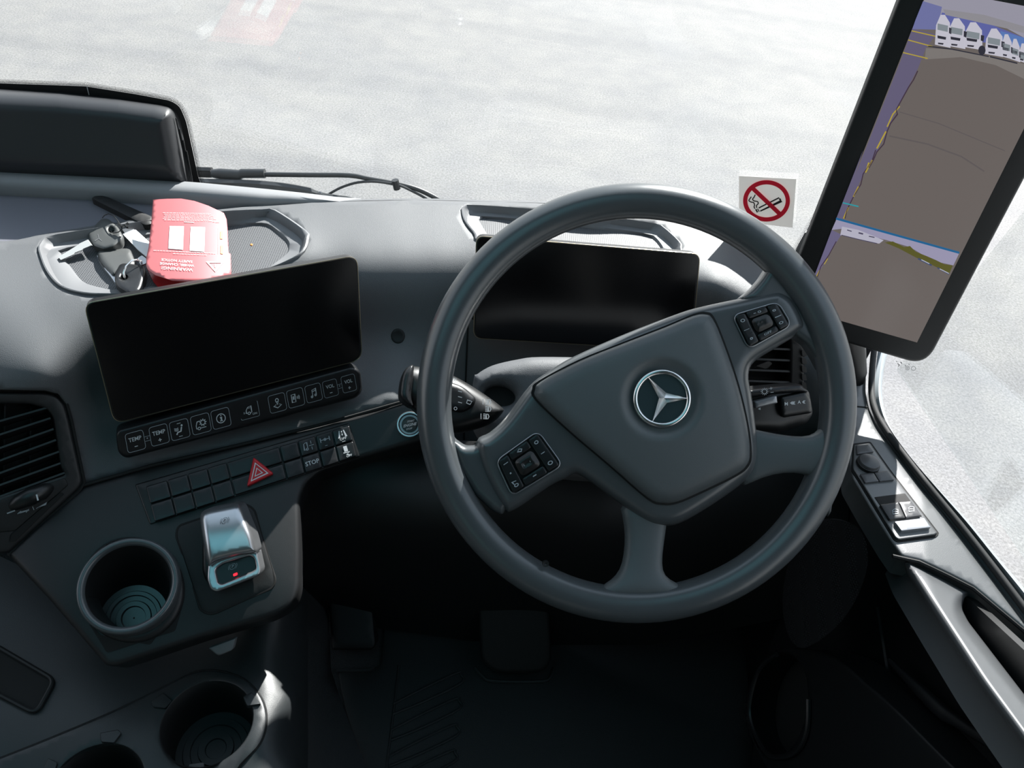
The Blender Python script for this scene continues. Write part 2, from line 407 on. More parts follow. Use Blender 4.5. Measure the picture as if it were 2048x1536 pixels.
def groundmat():
    m = bpy.data.materials.new('asphalt'); m.use_nodes = True; N = m.node_tree.nodes; L = m.node_tree.links; b = N['Principled BSDF']; b.inputs['Roughness'].default_value = 0.85
    t = N.new('ShaderNodeTexCoord')
    def nz(s, d=3, r=0.6):
        x = N.new('ShaderNodeTexNoise'); x.inputs['Scale'].default_value = s; x.inputs['Detail'].default_value = d; x.inputs['Roughness'].default_value = r; L.new(t.outputs['Object'], x.inputs['Vector']); return x
    def ramp(src, a, b_, p0, p1):
        r = N.new('ShaderNodeValToRGB'); L.new(src, r.inputs[0]); r.color_ramp.elements[0].position = p0; r.color_ramp.elements[0].color = a; r.color_ramp.elements[1].position = p1; r.color_ramp.elements[1].color = b_; return r
    def mul(a, b_, f=1.0):
        x = N.new('ShaderNodeMixRGB'); x.blend_type = 'MULTIPLY'; x.inputs[0].default_value = f; L.new(a, x.inputs[1]); L.new(b_, x.inputs[2]); return x
    fine = ramp(nz(75, 3, 0.8).outputs[0], (0.136, 0.134, 0.131, 1), (0.225, 0.222, 0.218, 1), 0.38, 0.62)
    vo = N.new('ShaderNodeTexVoronoi'); vo.inputs['Scale'].default_value = 95; L.new(t.outputs['Object'], vo.inputs['Vector'])
    chips = ramp(vo.outputs['Distance'], (1.22, 1.22, 1.22, 1), (0.96, 0.96, 0.96, 1), 0.05, 0.30)
    big = ramp(nz(0.5, 5, 0.6).outputs[0], (0.87, 0.88, 0.90, 1), (1.05, 1.045, 1.03, 1), 0.35, 0.62)
    mid = ramp(nz(4, 4, 0.6).outputs[0], (0.93, 0.935, 0.95, 1), (1.04, 1.04, 1.03, 1), 0.35, 0.65)
    x = mul(fine.outputs[0], chips.outputs[0]); x = mul(x.outputs[0], big.outputs[0]); x = mul(x.outputs[0], mid.outputs[0])
    # faint sweeping tyre marks
    wv = N.new('ShaderNodeTexWave'); wv.wave_type = 'RINGS'; wv.inputs['Scale'].default_value = 0.22; wv.inputs['Distortion'].default_value = 3.0; wv.inputs['Detail'].default_value = 2; wv.inputs['Detail Scale'].default_value = 0.5
    mp = N.new('ShaderNodeMapping'); mp.inputs['Location'].default_value = (6, 14, 0); L.new(t.outputs['Object'], mp.inputs[0]); L.new(mp.outputs[0], wv.inputs['Vector'])
    ty = ramp(wv.outputs[0], (0.90, 0.905, 0.92, 1), (1, 1, 1, 1), 0.0, 0.12); x = mul(x.outputs[0], ty.outputs[0])
    L.new(x.outputs[0], b.inputs['Base Color'])
    bp = N.new('ShaderNodeBump'); bp.inputs['Strength'].default_value = 0.4; bp.inputs['Distance'].default_value = 0.004; L.new(nz(70).outputs[0], bp.inputs['Height']); L.new(bp.outputs[0], b.inputs['Normal'])
    return m
ASPH = groundmat()
# ================================================================== setting
ZD = -0.62                                # dashboard top level, eye at 0
def ws_y(x, z):
    y = 0.9147-0.3496*z
    if x > 0.35: y -= 2.2*(x-0.35)**2
    if x < -1.60: y -= 2.2*(-1.60-x)**2
    return y
def FWS(px, py, h=0.0):                   # windscreen surface seen in a direction, h towards the cab
    r = ray(px, py); lo, hi = 0.5, 2.5
    for _ in range(40):
        m = (lo+hi)/2; p = r*m
        if p.y < ws_y(p.x, p.z)-h*1.06: lo = m
        else: hi = m
    return r*lo
g = 60.0
o = mesh('ground', [(-g, -g, -2.5), (g, -g, -2.5), (g, g, -2.5), (-g, g, -2.5)], [[0, 1, 2, 3]], ASPH, None, smooth=False); tag(o, 'pale sunlit asphalt yard outside the cab', kind='structure')
# windscreen
xs = [-1.84+i*(0.62+1.84)/60 for i in range(61)]; zs = [-0.70+i*1.42/12 for i in range(13)]
V = []; F = []
for z in zs:
    for x in xs: V.append((x, ws_y(x, z), z))
for j in range(12):
    for i in range(60): F.append([j*61+i, j*61+i+1, (j+1)*61+i+1, (j+1)*61+i])
o = mesh('window_1', V, F, WGL, None, solid=0.006, ang=80); o.modifiers['s'].use_rim = False; tag(o, 'large clear windscreen above the dashboard', kind='structure')
# side window glass, cab shell
def quad(name, P, m, t=0.02, label=None):
    o = mesh(name, P, [[0, 1, 2, 3]], m, None, smooth=False, solid=t); tag(o, label, kind='structure'); return o
quad('window_2', [(0.665, 0.93, -0.74), (0.665, -0.35, -0.60), (0.66, -0.35, 0.62), (0.66, 0.66, 0.62)], WGL, 0.004, 'driver side window pane')
box('floor', (-1.84, -1.45, -1.32), (0.66, 1.22, -1.27), CARPET, None, 0); tag(bpy.data.objects['floor'], 'black rubber cab floor', kind='structure')
def wallbox(name, lo, hi, label, m=LINER):
    o = box(name, lo, hi, m, None, 0); tag(o, label, kind='structure'); return o
wallbox('wall_back', (-1.84, -1.5, -1.27), (0.66, -1.45, 0.84), 'grey rear cab wall')
wallbox('wall_front', (-1.84, 1.125, -1.27), (0.60, 1.145, -0.685), 'dark front bulkhead under the windscreen', VOID)
wallbox('wall_left', (-1.88, -1.5, -1.3), (-1.84, 1.1, -0.62), 'passenger side cab wall below the window')
wallbox('trim_1', (-1.88, -1.5, -0.62), (-1.84, -0.2, 0.84), 'passenger side rear cab liner')
wallbox('wall_right', (0.66, -1.5, -1.3), (0.70, -0.35, 0.84), 'driver side rear cab liner')
wallbox('trim_2', (0.66, -0.35, 0.62), (0.70, 0.62, 0.84), 'driver side header above the door window')
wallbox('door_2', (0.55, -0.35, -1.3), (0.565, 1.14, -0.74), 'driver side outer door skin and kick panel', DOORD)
# roof with an added, unseen hatch that lets in teal light
hx0, hx1, hy0, hy1 = -1.1, 0.20, -0.65, 0.35
V = [(-1.88, -1.5, 0.84), (0.70, -1.5, 0.84), (0.70, 0.62, 0.84), (-1.88, 0.62, 0.84), (hx0, hy0, 0.84), (hx1, hy0, 0.84), (hx1, hy1, 0.84), (hx0, hy1, 0.84)]
o = mesh('ceiling', V, [[0, 1, 5, 4], [1, 2, 6, 5], [2, 3, 7, 6], [3, 0, 4, 7]], LINER, None, smooth=False, solid=0.04); tag(o, 'grey cab roof lining', kind='structure')
quad('added_hatch', [(hx0, hy0, 0.84), (hx1, hy0, 0.84), (hx1, hy1, 0.84), (hx0, hy1, 0.84)], HGL, 0.004, 'unseen tinted roof hatch added for teal light from above')
V = [(-1.88, 0.62, 0.84), (0.70, 0.62, 0.84), (0.66, 0.70, 0.62), (-1.84, 0.70, 0.62)]
quad('trim_3', V, LINER, 0.03, 'header panel above the windscreen')
# outside body front
o = box('trim_4', (-1.88, 1.19, -2.1), (0.62, 1.5, -0.95), BODY, None, 0.05, bseg=4); tag(o, 'cab front body under the windscreen', kind='structure')
# A pillar (behind the tall camera monitor)
pil = []
for px, py, d in ((1650, 700, 1.24), (1720, 560, 1.20), (1790, 350, 1.12), (1850, 130, 1.06), (1900, -60, 1.01), (1955, -330, 0.98)):
    c = atD(px, py, d); a = 0.045
    pil.append([c+Vector((dx, dy, 0)) for dx, dy in ((-a, 0.03), (-a*0.6, -0.03), (a, -0.04), (a*1.1, 0.03), (0, 0.05))])
o = loft('trim_5', pil, DOORD, None, caps=True); tag(o, 'windscreen pillar beside the tall monitor', kind='structure')
o = mesh('trim_6', [FWS(x, y, 0.012) for x, y in ((1578, 528), (1612, 462), (1640, 470), (1640, 600), (1600, 590))], [[0, 1, 2, 3, 4]], DOORP, None, smooth=False, solid=0.008); tag(o, 'grey pillar foot trim left of the tall monitor', kind='structure')

# ================================================================== dashboard
def tps(ctrl):
    P = np.array([c[:2] for c in ctrl], float)/500; v = np.array([c[2] for c in ctrl]); n = len(P)
    def U(r2): return np.where(r2 > 0, r2*np.log(r2+1e-12), 0)
    K = U(((P[:, None]-P[None])**2).sum(-1))+np.eye(n)*1.5e-3; A = np.zeros((n+3, n+3)); A[:n, :n] = K; A[:n, n] = 1; A[:n, n+1:] = P; A[n:, :n] = A[:n, n:].T
    c = np.linalg.solve(A, np.concatenate([v, [0, 0, 0]]))
    def f(x, y):
        q = np.array([x, y])/500; return float(U(((P-q)**2).sum(1))@c[:n]+c[n]+c[n+1:]@q)
    return f
def zD(x, y, z=ZD): return (x, y, z/ray(x, y).z)
ctrlA = [zD(*p) for p in [(-100, 480), (0, 487), (90, 470), (300, 437), (540, 412), (640, 404), (830, 400), (1000, 404), (1250, 412), (1400, 435), (1520, 480), (1580, 530), (1625, 590),
    (-100, 560), (0, 560), (100, 545), (77, 495), (120, 585), (260, 585), (450, 560), (600, 500), (640, 470), (720, 455), (830, 445), (920, 440), (1000, 495), (1200, 495), (1350, 512), (1380, 470), (1440, 490), (1500, 520)]]
ctrlA += [zD(x, y, z) for x in (720, 800, 880) for y, z in ((490, -.6225), (530, -.633), (575, -.655), (620, -.684), (672, -.718))]
ctrlA += [zD(x, y+dy, z) for x, dy in ((0, 0), (90, -8)) for y, z in ((600, -.6215), (640, -.626), (680, -.633), (720, -.643), (758, -.656))]
ctrlA += [(-100, 780, .90), (165, 800, .96), (160, 880, .97), (165, 968, .97), (300, 930, .99), (500, 882, 1.02), (670, 840, 1.06), (800, 803, 1.075), (700, 760, 1.085),
    (450, 700, 1.06), (600, 640, 1.09), (740, 740, 1.10), (900, 740, 1.15), (900, 800, 1.16), (1170, 600, 1.19), (1170, 700, 1.20), (1050, 800, 1.19), (1300, 800, 1.19),
    (1430, 560, 1.125), (1430, 620, 1.14), (1500, 600, 1.115), (1470, 700, 1.16), (1600, 690, 1.08), (1650, 760, 1.06), (1650, 900, 1.14), (1200, 900, 1.22), (900, 900, 1.20), (1650, 650, 1.09)]
fA = tps(ctrlA)
def FA(x, y, h=0.0): return atD(x, y, fA(x, y)-h)
dash = thing('dashboard', 'charcoal grained truck dashboard below the windscreen', 'dashboard', atZ(830, 470, -1.0))
outA = [(-110, 482), (0, 487), (90, 470), (200, 452), (300, 437), (420, 424), (540, 412), (640, 404), (830, 400), (1000, 404), (1250, 412), (1400, 435), (1520, 480), (1580, 530), (1625, 590), (1660, 660), (1665, 900), (1200, 905), (900, 900), (868, 800), (800, 803), (670, 840), (500, 882), (300, 930), (165, 968), (136, 812), (118, 788), (90, 781), (0, 779), (-110, 779)]
TR1 = [(77, 493), (89, 477), (99, 474), (171, 462), (308, 442), (444, 425), (533, 420.6), (554, 423), (612, 462), (619, 479), (602, 512), (520, 548), (420, 572), (300, 590), (219, 592), (164, 589), (120, 575), (92, 544), (77, 505)]
TR2 = [(922, 418), (930, 412), (1019, 417), (1170, 430), (1306, 449), (1327, 456), (1361, 487), (1363, 500), (1350, 520), (1150, 505), (970, 488), (947, 468), (927, 442)]
PT = Pl(Vector((0, 0, ZD)), Vector((0, 0, 1)))
def shrink(poly, k):
    c = np.mean(np.array(poly), 0); return [tuple(c+(np.array(p)-c)*k) for p in poly]
top = pad('top_cover', outA, FA, DASH, dash, skirt=0.0, holes=[shrink(TR1, .985), shrink(TR2, .985)], step=13, ang=60)
m_ = top.modifiers.new('s', 'SOLIDIFY'); m_.thickness = 0.004; m_.offset = -1
# far lip rolled down to the windscreen
far = [(-110, 482), (0, 487), (90, 470), (200, 452), (300, 437), (420, 424), (540, 412), (640, 404), (830, 400), (1000, 404), (1250, 412), (1400, 435), (1520, 480), (1580, 530), (1625, 590), (1660, 660)]
R0 = [FA(*p) for p in dense(far, 25)[:-60]] if False else [FA(*p) for p in crv(far, 4, False)]
loft('rear_lip', [R0, [p+Vector((0, .012, -.004)) for p in R0], [p+Vector((0, .018, -.016)) for p in R0], [p+Vector((0, .02, -.10)) for p in R0]], DASH, dash, closed=False)
def tray(name, outer, floor, zf, cf):
    n = 200; cc = np.mean(np.array(floor), 0)
    A = radial(crv(outer, 4), n, cc); B = radial(rnd(floor, 14, 4), n, cc)
    sm = lambda k: [(a[0]*(1-k)+b[0]*k, a[1]*(1-k)+b[1]*k) for a, b in zip(A, B)]
    ins = radial(shrink(crv(outer, 4), .965), n, cc)
    Pf = [atZ(*p, zf) for p in B]
    rings = [[FA(*p)+Vector((0, 0, -.004)) for p in A], [FA(*p)+Vector((0, 0, .0025)) for p in shrink(A, .996)], [FA(*p)+Vector((0, 0, .003)) for p in [((a[0]+b[0])/2, (a[1]+b[1])/2) for a, b in zip(A, ins)]], [FA(*p)+Vector((0, 0, .0)) for p in ins]]
    Pt = [FA(*p) for p in ins]
    rings += [[t_*.85+f_*.15+Vector((0, 0, -.006)) for t_, f_ in zip(Pt, Pf)], [t_*.12+f_*.88+Vector((0, 0, .002)) for t_, f_ in zip(Pt, Pf)], Pf]
    loft(name, rings, TRAY, dash, ang=50)
    c = sum(Pf, Vector())/n
    mesh('rubber_base', Pf+[c], [[i, (i+1) % n, n] for i in range(n)], TRAYF, dash, smooth=False)
tray('storage_tray', TR1, [(118, 503), (130, 500), (256, 480), (458, 452), (533, 449), (577, 486), (577, 506), (535, 540), (400, 566), (225, 582), (166, 566)], ZD-0.012, None)
tray('storage_tray', TR2, [(954, 434), (1088, 447), (1303, 471), (1325, 500), (1318, 514), (1150, 500), (985, 486)], ZD-0.012, None)
# passenger side rubber shelf, ledge and bar
PM = Pl(Vector((0, 0, -0.628)), Vector((0, 0, 1)))
pad('shelf_mat', [(-110, 372), (0, 366), (273, 383), (547, 411), (575, 418), (540, 428), (300, 446), (200, 462), (90, 482), (0, 500), (-110, 500)], PM, MATT, dash, skirt=0.01, step=40)
led = []
for (x, y) in ((-110, 345), (0, 343.5), (200, 356), (396, 371), (533, 384), (600, 391), (666, 399), (720, 403)):
    k = 1.0 if x < 500 else max(.15, (740-x)/240)
    a = atZ(x, y, -0.602-.02*max(0, min(1, (x-420)/300))); led.append([a+Vector((0, .03, -.06)), a+Vector((0, .012, -.002)), a+Vector((0, -.004, 0)), a+Vector((0, -.016*k, -.003)), a+Vector((0, -.020*k, -.009*k-.002)), a+Vector((0, -.018*k, -.026*k-.004)), a+Vector((0, .0, -.06))])
loft('windscreen_ledge', led, LEDG, dash, caps=True, ang=50)
PMb = Pl(Vector((0, 0, -0.625)), Vector((0, 0, 1)))
pad('shelf_divider', rnd([(182, 398), (190, 391), (206, 390), (306, 434), (304, 450), (290, 452)], 5), lambda x, y, h=0: PMb.at(x, y, h+.008), BLKM, dash, prof=rprof(6, .004), skirt=.012, step=8, rings=(2, 5), nrm=Vector((0, 0, 1)))
o_ = pad('sensor_button', ell(796, 672, 14, 15), lambda x, y, h=0: FA(x, y, h+.002), BLKM, dash, prof=rprof(3, .002), skirt=.004, step=5, rings=(1, 2.5))
Dec(lambda u, v: FA(u, v, .0025)).ring(796, 672, 5, 1, 20).ring(796, 672, 9, 1, 24).build('button_rings', BLK, dash)
# vertical panel seam beside the instrument display
tube('panel_seam', [FA(x, y, .0005) for x, y in ((941, 520), (938, 600), (934, 700), (930, 800), (928, 880))], .0012, VOID, dash, n=6)

box('end_sun_block', (0.40, 0.88, -0.73), (0.55, 1.12, -0.705), DOORD, dash, 0.004)  # added hidden plate that keeps sun off the footwell floor
box('inner_sun_block', (-.62, .90, -.70), (.42, 1.10, -.69), VOID, dash, 0)  # added unseen plate to stop sun leaking onto the console
box('passenger_side', (-1.80, .78, -1.02), (-.735, 1.12, -.628), DASH, dash, .03, bseg=4)
# ---- centre fascia (switches, parking brake, cup holder)
ctrlB = [(-100, 975, .95), (0, 1100, .93), (165, 970, .965), (300, 932, .985), (500, 884, 1.015), (670, 842, 1.055), (800, 805, 1.07), (860, 790, 1.075), (280, 1000, .965), (500, 960, 1.0), (700, 930, 1.045), (850, 880, 1.06), (600, 1010, 1.0), (450, 1050, .97), (550, 1150, .96), (600, 1190, .96), (400, 1250, .935), (215, 1325, .90), (260, 1150, .93), (60, 1090, .93), (120, 1210, .91), (560, 1225, .95), (900, 1000, 1.07), (900, 790, 1.08)]
fB = tps(ctrlB)
def FB(x, y, h=0.0): return atD(x, y, fB(x, y)-h)
def nB(x, y):
    a, b, c = FB(x, y), FB(x+8, y), FB(x, y+8); n = (b-a).cross(c-a).normalized(); return n if n.dot(a) < 0 else -n
def plB(x, y, h=0): n = nB(x, y); return Pl(FB(x, y)+n*h, n)
NB = nB(450, 1080)
outB = [(165, 972), (300, 934), (500, 886), (670, 843), (800, 806), (868, 790), (868, 872), (850, 881), (710, 922), (640, 945), (613, 968), (600, 1000), (602, 1100), (600, 1180), (585, 1212), (552, 1232), (400, 1277), (232, 1334), (212, 1331), (196, 1312), (100, 1200), (12, 1106)]
fas = pad('centre_fascia', rnd(outB, [4]*8+[8]*3+[14]+[20]*4+[10]+[10, 6, 6, 6, 6, 6]), FB, FASC, dash, prof=rprof(11, .007), skirt=.05, step=14, rings=(1.5, 4, 8, 12), nrm=NB, ang=70, holes=[ell(256, 1172, 84, 88, 48)])
# seam strip along the upper edge of the fascia
tube('seam', [FB(x, y, .000) for x, y in ((165, 971), (300, 932), (500, 885), (670, 842), (800, 805), (860, 789))], .0022, VOID, dash, n=6)

# knee panel, lower dark bulkhead
ctrlK = [(600, 960, 1.10), (860, 880, 1.12), (900, 900, 1.10), (1200, 905, 1.08), (1665, 900, 1.10), (700, 1050, 1.10), (600, 1150, 1.22), (900, 1050, 1.07), (900, 1150, 1.18), (1200, 1050, 1.06), (1200, 1150, 1.14), (1665, 1100, 1.10), (1500, 1200, 1.20), (640, 1200, 1.32), (1100, 1250, 1.34)]
fK = tps(ctrlK)
def FK(x, y, h=0.0): return atD(x, y, fK(x, y)-h)
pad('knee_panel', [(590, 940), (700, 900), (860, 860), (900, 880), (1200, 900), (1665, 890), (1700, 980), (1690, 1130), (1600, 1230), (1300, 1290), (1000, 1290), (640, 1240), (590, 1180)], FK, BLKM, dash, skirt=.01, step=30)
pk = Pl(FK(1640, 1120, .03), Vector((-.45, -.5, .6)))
# ================================================================== steering wheel
PW = Pl(atD(1272, 806, .82), -FW)
sw = thing('steering_wheel', 'black steering wheel turned anticlockwise with a three-pointed star badge', 'steering wheel', atD(1272, 806, .80))
S = .82/FPX
cw = PW.at(1272, 806)
V = []; F = []; nM, nm = 120, 20
for i in range(nM):
    a = 2*PI*i/nM; e = RT*math.cos(a)+UP*math.sin(a)
    for k in range(nm):
        b = 2*PI*k/nm; rr = .0178*math.cos(b); hh = .0195*math.sin(b)
        if math.cos(b) < -.15 and math.sin(b) > .35: rr -= .0014
        V.append(cw+e*(404*S+rr)+(-FW)*hh)
for i in range(nM):
    for k in range(nm): F.append([i*nm+k, ((i+1) % nM)*nm+k, ((i+1) % nM)*nm+(k+1) % nm, i*nm+(k+1) % nm])
mesh('rim', V, F, WHL, sw, ang=80)
def plW(h): return Pl(cw+(-FW)*h, -FW)
def bow(cx=1290, cy=820, R=330, H=.0):
    return lambda x, y, h=0: PW.at(x, y, h+H)
# frame of hub and arms
outF = [(952, 885), (978, 868), (1010, 838), (1060, 772), (1100, 742), (1150, 712), (1250, 668), (1360, 626), (1410, 612), (1480, 597), (1545, 582), (1566, 583), (1590, 600), (1612, 648), (1596, 668), (1548, 698), (1508, 724), (1497, 750),
        (1503, 790), (1511, 850), (1516, 900), (1508, 940), (1480, 970), (1420, 1012), (1360, 1046), (1322, 1051), (1288, 1040), (1230, 1000), (1172, 958), (1150, 948), (1128, 958), (1100, 972), (1028, 1020), (1008, 1018), (985, 985), (962, 935)]
pad('hub_frame', crv(outF, 4), lambda x, y, h=0: PW.at(x, y, h+.012), WHL, sw, prof=rprof(22, .017), skirt=.030, step=11, rings=(1.5, 5, 10, 16, 22), nrm=-FW, ang=75)
# lower arms
def arm(name, secs, mt):
    rings = []
    for (x1, y1), (x2, y2), h, th in secs:
        a = PW.at(x1, y1, h); b = PW.at(x2, y2, h); mid = (a+b)/2; n = -FW; ring = []
        for k in range(16):
            t = 2*PI*k/16; c_, s_ = math.cos(t), math.sin(t)
            c_ = math.copysign(abs(c_)**.55, c_); s_ = math.copysign(abs(s_)**.8, s_)
            ring.append(mid+(b-a)*.5*c_+n*(th*s_))
        rings.append(ring)
    # smooth subdivision along the arm
    return loft(name, rings, mt, sw, caps=True, ang=80, sub=1)
arm('lower_arm', [((1232, 1000), (1345, 1000), -.012, .014), ((1246, 1035), (1334, 1035), -.010, .013), ((1250, 1070), (1330, 1070), -.008, .012), ((1248, 1110), (1324, 1110), -.005, .012), ((1240, 1142), (1324, 1142), -.002, .012), ((1222, 1162), (1338, 1160), .000, .013), ((1190, 1180), (1375, 1176), .002, .012), ((1150, 1196), (1420, 1190), .002, .008)], WHLL)
arm('lower_arm', [((1480, 850), (1470, 985), -.012, .014), ((1516, 860), (1505, 962), -.010, .013), ((1550, 867), (1545, 948), -.007, .012), ((1590, 873), (1588, 944), -.004, .012), ((1622, 872), (1622, 952), -.001, .012), ((1642, 858), (1636, 978), .001, .013), ((1656, 825), (1648, 1020), .002, .012), ((1672, 790), (1662, 1060), .002, .008)], WHLL)
# flares where the upper arms meet the rim
for P in ([(890, 850), (910, 880), (930, 893), (950, 892), (965, 878), (1000, 900), (1030, 1000), (1012, 1020), (1004, 1030), (985, 1022), (950, 990), (918, 940)], [(1540, 528), (1522, 556), (1505, 576), (1478, 598), (1560, 620), (1588, 672), (1612, 690), (1628, 715), (1642, 742), (1672, 720), (1640, 620), (1590, 550)]):
    pad('arm_flare', rnd(P, 6, 3), lambda x, y, h=0: PW.at(x, y, h+.006), WHL, sw, prof=rprof(16, .010), skirt=.014, step=8, rings=(2, 6, 11, 16), nrm=-FW, ang=80)
# airbag pad
outP = [(1070, 779), (1082, 763), (1160, 722), (1250, 686), (1330, 655), (1385, 632), (1410, 628), (1426, 638), (1448, 690), (1475, 770), (1494, 850), (1500, 905), (1494, 930), (1470, 950), (1400, 984), (1355, 1003), (1325, 1006), (1295, 995), (1220, 930), (1140, 862), (1075, 800)]
outPc = crv(outP, 4)
pad('pad_gap', shrink(outPc, 1.022), lambda x, y, h=0: PW.at(x, y, h+.0132), VOID, sw, prof=lambda d: 0, skirt=.002, step=40, nrm=-FW)
def padprof(d): return .012*math.sqrt(max(0, 1-(1-min(d, 26)/26)**2))
EC = (1324, 797)
def FP(x, y, h=0):
    r = math.hypot(x-EC[0], y-EC[1]); k = max(0, 1-max(0, r-58)/26); k = k*k*(3-2*k)
    return PW.at(x, y, h+.010-.0075*k+.012*max(0, 1-((x-1300)/260)**2-((y-812)/230)**2))
ap = pad('airbag_cover', outPc, FP, WHLL, sw, prof=padprof, skirt=.012, step=8, rings=(1.5, 5, 10, 17, 26), nrm=-FW, ang=80)
FE = lambda x, y, h=0: PW.at(x, y, .010-.005+.0245+h)
em = pad('badge', ell(*EC, 53, 53, 48), lambda x, y, h=0: FE(x, y, h), mat('badge_field', (0.03, 0.05, 0.055), .25), ap, skirt=.004, step=18, nrm=-FW)
ce = FE(*EC, .0005)
R_, rr = 53.5*.79/FPX, .0025
V = []; F = []
for i in range(64):
    a = 2*PI*i/64; e = RT*math.cos(a)+UP*math.sin(a)
    for k in range(10):
        b = 2*PI*k/10; V.append(ce+e*(R_+rr*math.cos(b))-FW*(rr*.9*math.sin(b)))
for i in range(64):
    for k in range(10): F.append([i*10+k, ((i+1) % 64)*10+k, ((i+1) % 64)*10+(k+1) % 10, i*10+(k+1) % 10])
mesh('badge_ring', V, F, CHR, ap, ang=80)
C = (1329, 796); tips = [(1295, 753), (1376, 797), (1305, 843)]
V = [FE(*C, .006)]; F = []
for i in range(3):
    t = tips[i]; t2 = tips[(i+1) % 3]; V.append(FE(*t, .0015))
for i in range(3):
    m = ((tips[i][0]+tips[(i+1) % 3][0])/2, (tips[i][1]+tips[(i+1) % 3][1])/2); l = math.hypot(m[0]-C[0], m[1]-C[1]); V.append(FE(C[0]+(m[0]-C[0])/l*11, C[1]+(m[1]-C[1])/l*11, .0005))
for i in range(3):
    F += [[0, 1+i, 4+i], [0, 4+i, 1+(i+1) % 3]]
mesh('badge_star', V, F, CHR, ap, smooth=False)
# control pads
def ctrlpad(quadp, inner, marks, litm):
    FQ = lambda x, y, h=0: PW.at(x, y, h+.0125)
    b = pad('control_pad', rnd(quadp, 16), FQ, VOID, sw, skirt=.004, step=12, nrm=-FW)
    q = [np.array(p, float) for p in quadp]
    def bl(u, v): a = q[0]*(1-u)+q[1]*u; c = q[3]*(1-u)+q[2]*u; return tuple(a*(1-v)+c*v)
    FK_ = lambda u, v, h=0: FQ(*bl(u, v), h)
    def cell(name, P, r=.05):
        pad(name, rnd([bl(*p) for p in P], 5), FQ, KEYP, b, prof=rprof(3, .0012), skirt=.0035, step=6, rings=(.8, 2.5), nrm=-FW, h0=.0042)
    g_ = .012
    cell('rocker_button', [(.04, .04), (.26, .04), (.26, .96), (.04, .96)])
    cell('rocker_button', [(.74, .04), (.96, .04), (.96, .96), (.74, .96)])
    cell('button', [(.28, .03), (.72, .03), (.72, .24), (.28, .24)])
    cell('button', [(.28, .76), (.72, .76), (.72, .97), (.28, .97)])
    pad('touch_button', rnd([bl(*p) for p in ((.30, .28), (.70, .28), (.70, .72), (.30, .72))], 10), FQ, BLK, b, prof=lambda d: .003*min(1, d/9)-.0015*max(0, min(1, (d-10)/5)), skirt=.004, step=4, rings=(1.5, 3, 5, 8), nrm=-FW, h0=.0042)
    d = Dec(lambda u, v: FK_(u, v, .0060)); s_ = 1
    d.line([(.43, .43), (.57, .43), (.57, .57), (.43, .57)], .02, True)
    marks(d); d.build('button_symbols', PRTD, b)
    # outline of the pad
    tube('pad_outline', [PW.at(x, y, .0135) for x, y in rnd(quadp, 16)+[rnd(quadp, 16)[0]]], .0007, SLVD, b, n=5)
def mL(d):
    d.line([(.10, .2), (.20, .2)], .02).ring(.15, .82, .035, .02, 12).line([(.12, .78), (.10, .7), (.18, .72)], .02).line([(.15, .5), (.15, .46)], .03)
    d.line([(.45, .13), (.5, .09), (.55, .13), (.52, .17)], .02, True).ring(.85, .2, .035, .02, 12).line([(.80, .5), (.88, .5)], .02).ring(.85, .8, .04, .02, 12).line([(.47, .86), (.54, .86)], .03)
mR = lambda d: (d.ring(.15, .22, .04, .02, 10), d.line([(.08, .5), (.2, .5)], .015), d.ring(.15, .78, .025, .02, 10), d.line([(.42, .13), (.47, .13)], .02), d.ring(.55, .13, .03, .015, 10), d.text('OFF', .5, .86, .10, rot=180, flipx=-1), d.ring(.84, .25, .03, .02, 8), d.ring(.84, .75, .04, .02, 8), d.line([(.78, .5), (.92, .5)], .03))
ctrlpad([(992, 922), (1076, 862), (1125, 930), (1024, 992)], None, mL, None)
ctrlpad([(1465, 631), (1556, 604), (1583, 650), (1497, 698)], None, mR, None)
# small dimples on the rim
for x, y in ((1091, 1127), (1692, 832)):
    lathe('rim_dimple', PW.at(x, y, .0155), -FW, [(.0012, .0026), (.003, .003), (.0036, .0)], BLKM, sw, n=14)
# back cone of the hub
lathe('column_boss', PW.at(1300, 830, -.03), -FW, [(.03, -.20), (.034, -.1), (.06, -.03), (.075, .012), (.0, .012)], BLKM, sw, n=40)

# ---- steering column shroud
cs = thing('steering_column_cover', 'grained black steering column cover behind the wheel hub', 'column cover', atD(1200, 850, 1.1))
PC = Pl(atD(1150, 760, .99), Vector((0, -.62, .78)))
PCn = PC.n
pad('upper_shroud', crv([(948, 760), (955, 748), (985, 731), (1035, 719), (1080, 714), (1200, 716), (1350, 722), (1470, 745), (1500, 790), (1500, 900), (1400, 960), (1100, 950), (1000, 900), (950, 850)], 4), PC, DASH, cs, prof=rprof(30, .02), skirt=.07, step=14, rings=(3, 8, 16, 26), ang=70, holes=[ell(999, 793, 31, 19, 24, rot=8)])
pad('stalk_opening', ell(999, 793, 33, 21, 24, rot=8), lambda x, y, h=0: PC.at(x, y, h-.018), VOID, cs, skirt=.002, step=20)
tube('column', [atD(1300, 850, .90), atD(1230, 900, 1.15), atD(1180, 940, 1.40)], .035, BLKM, cs, n=20)
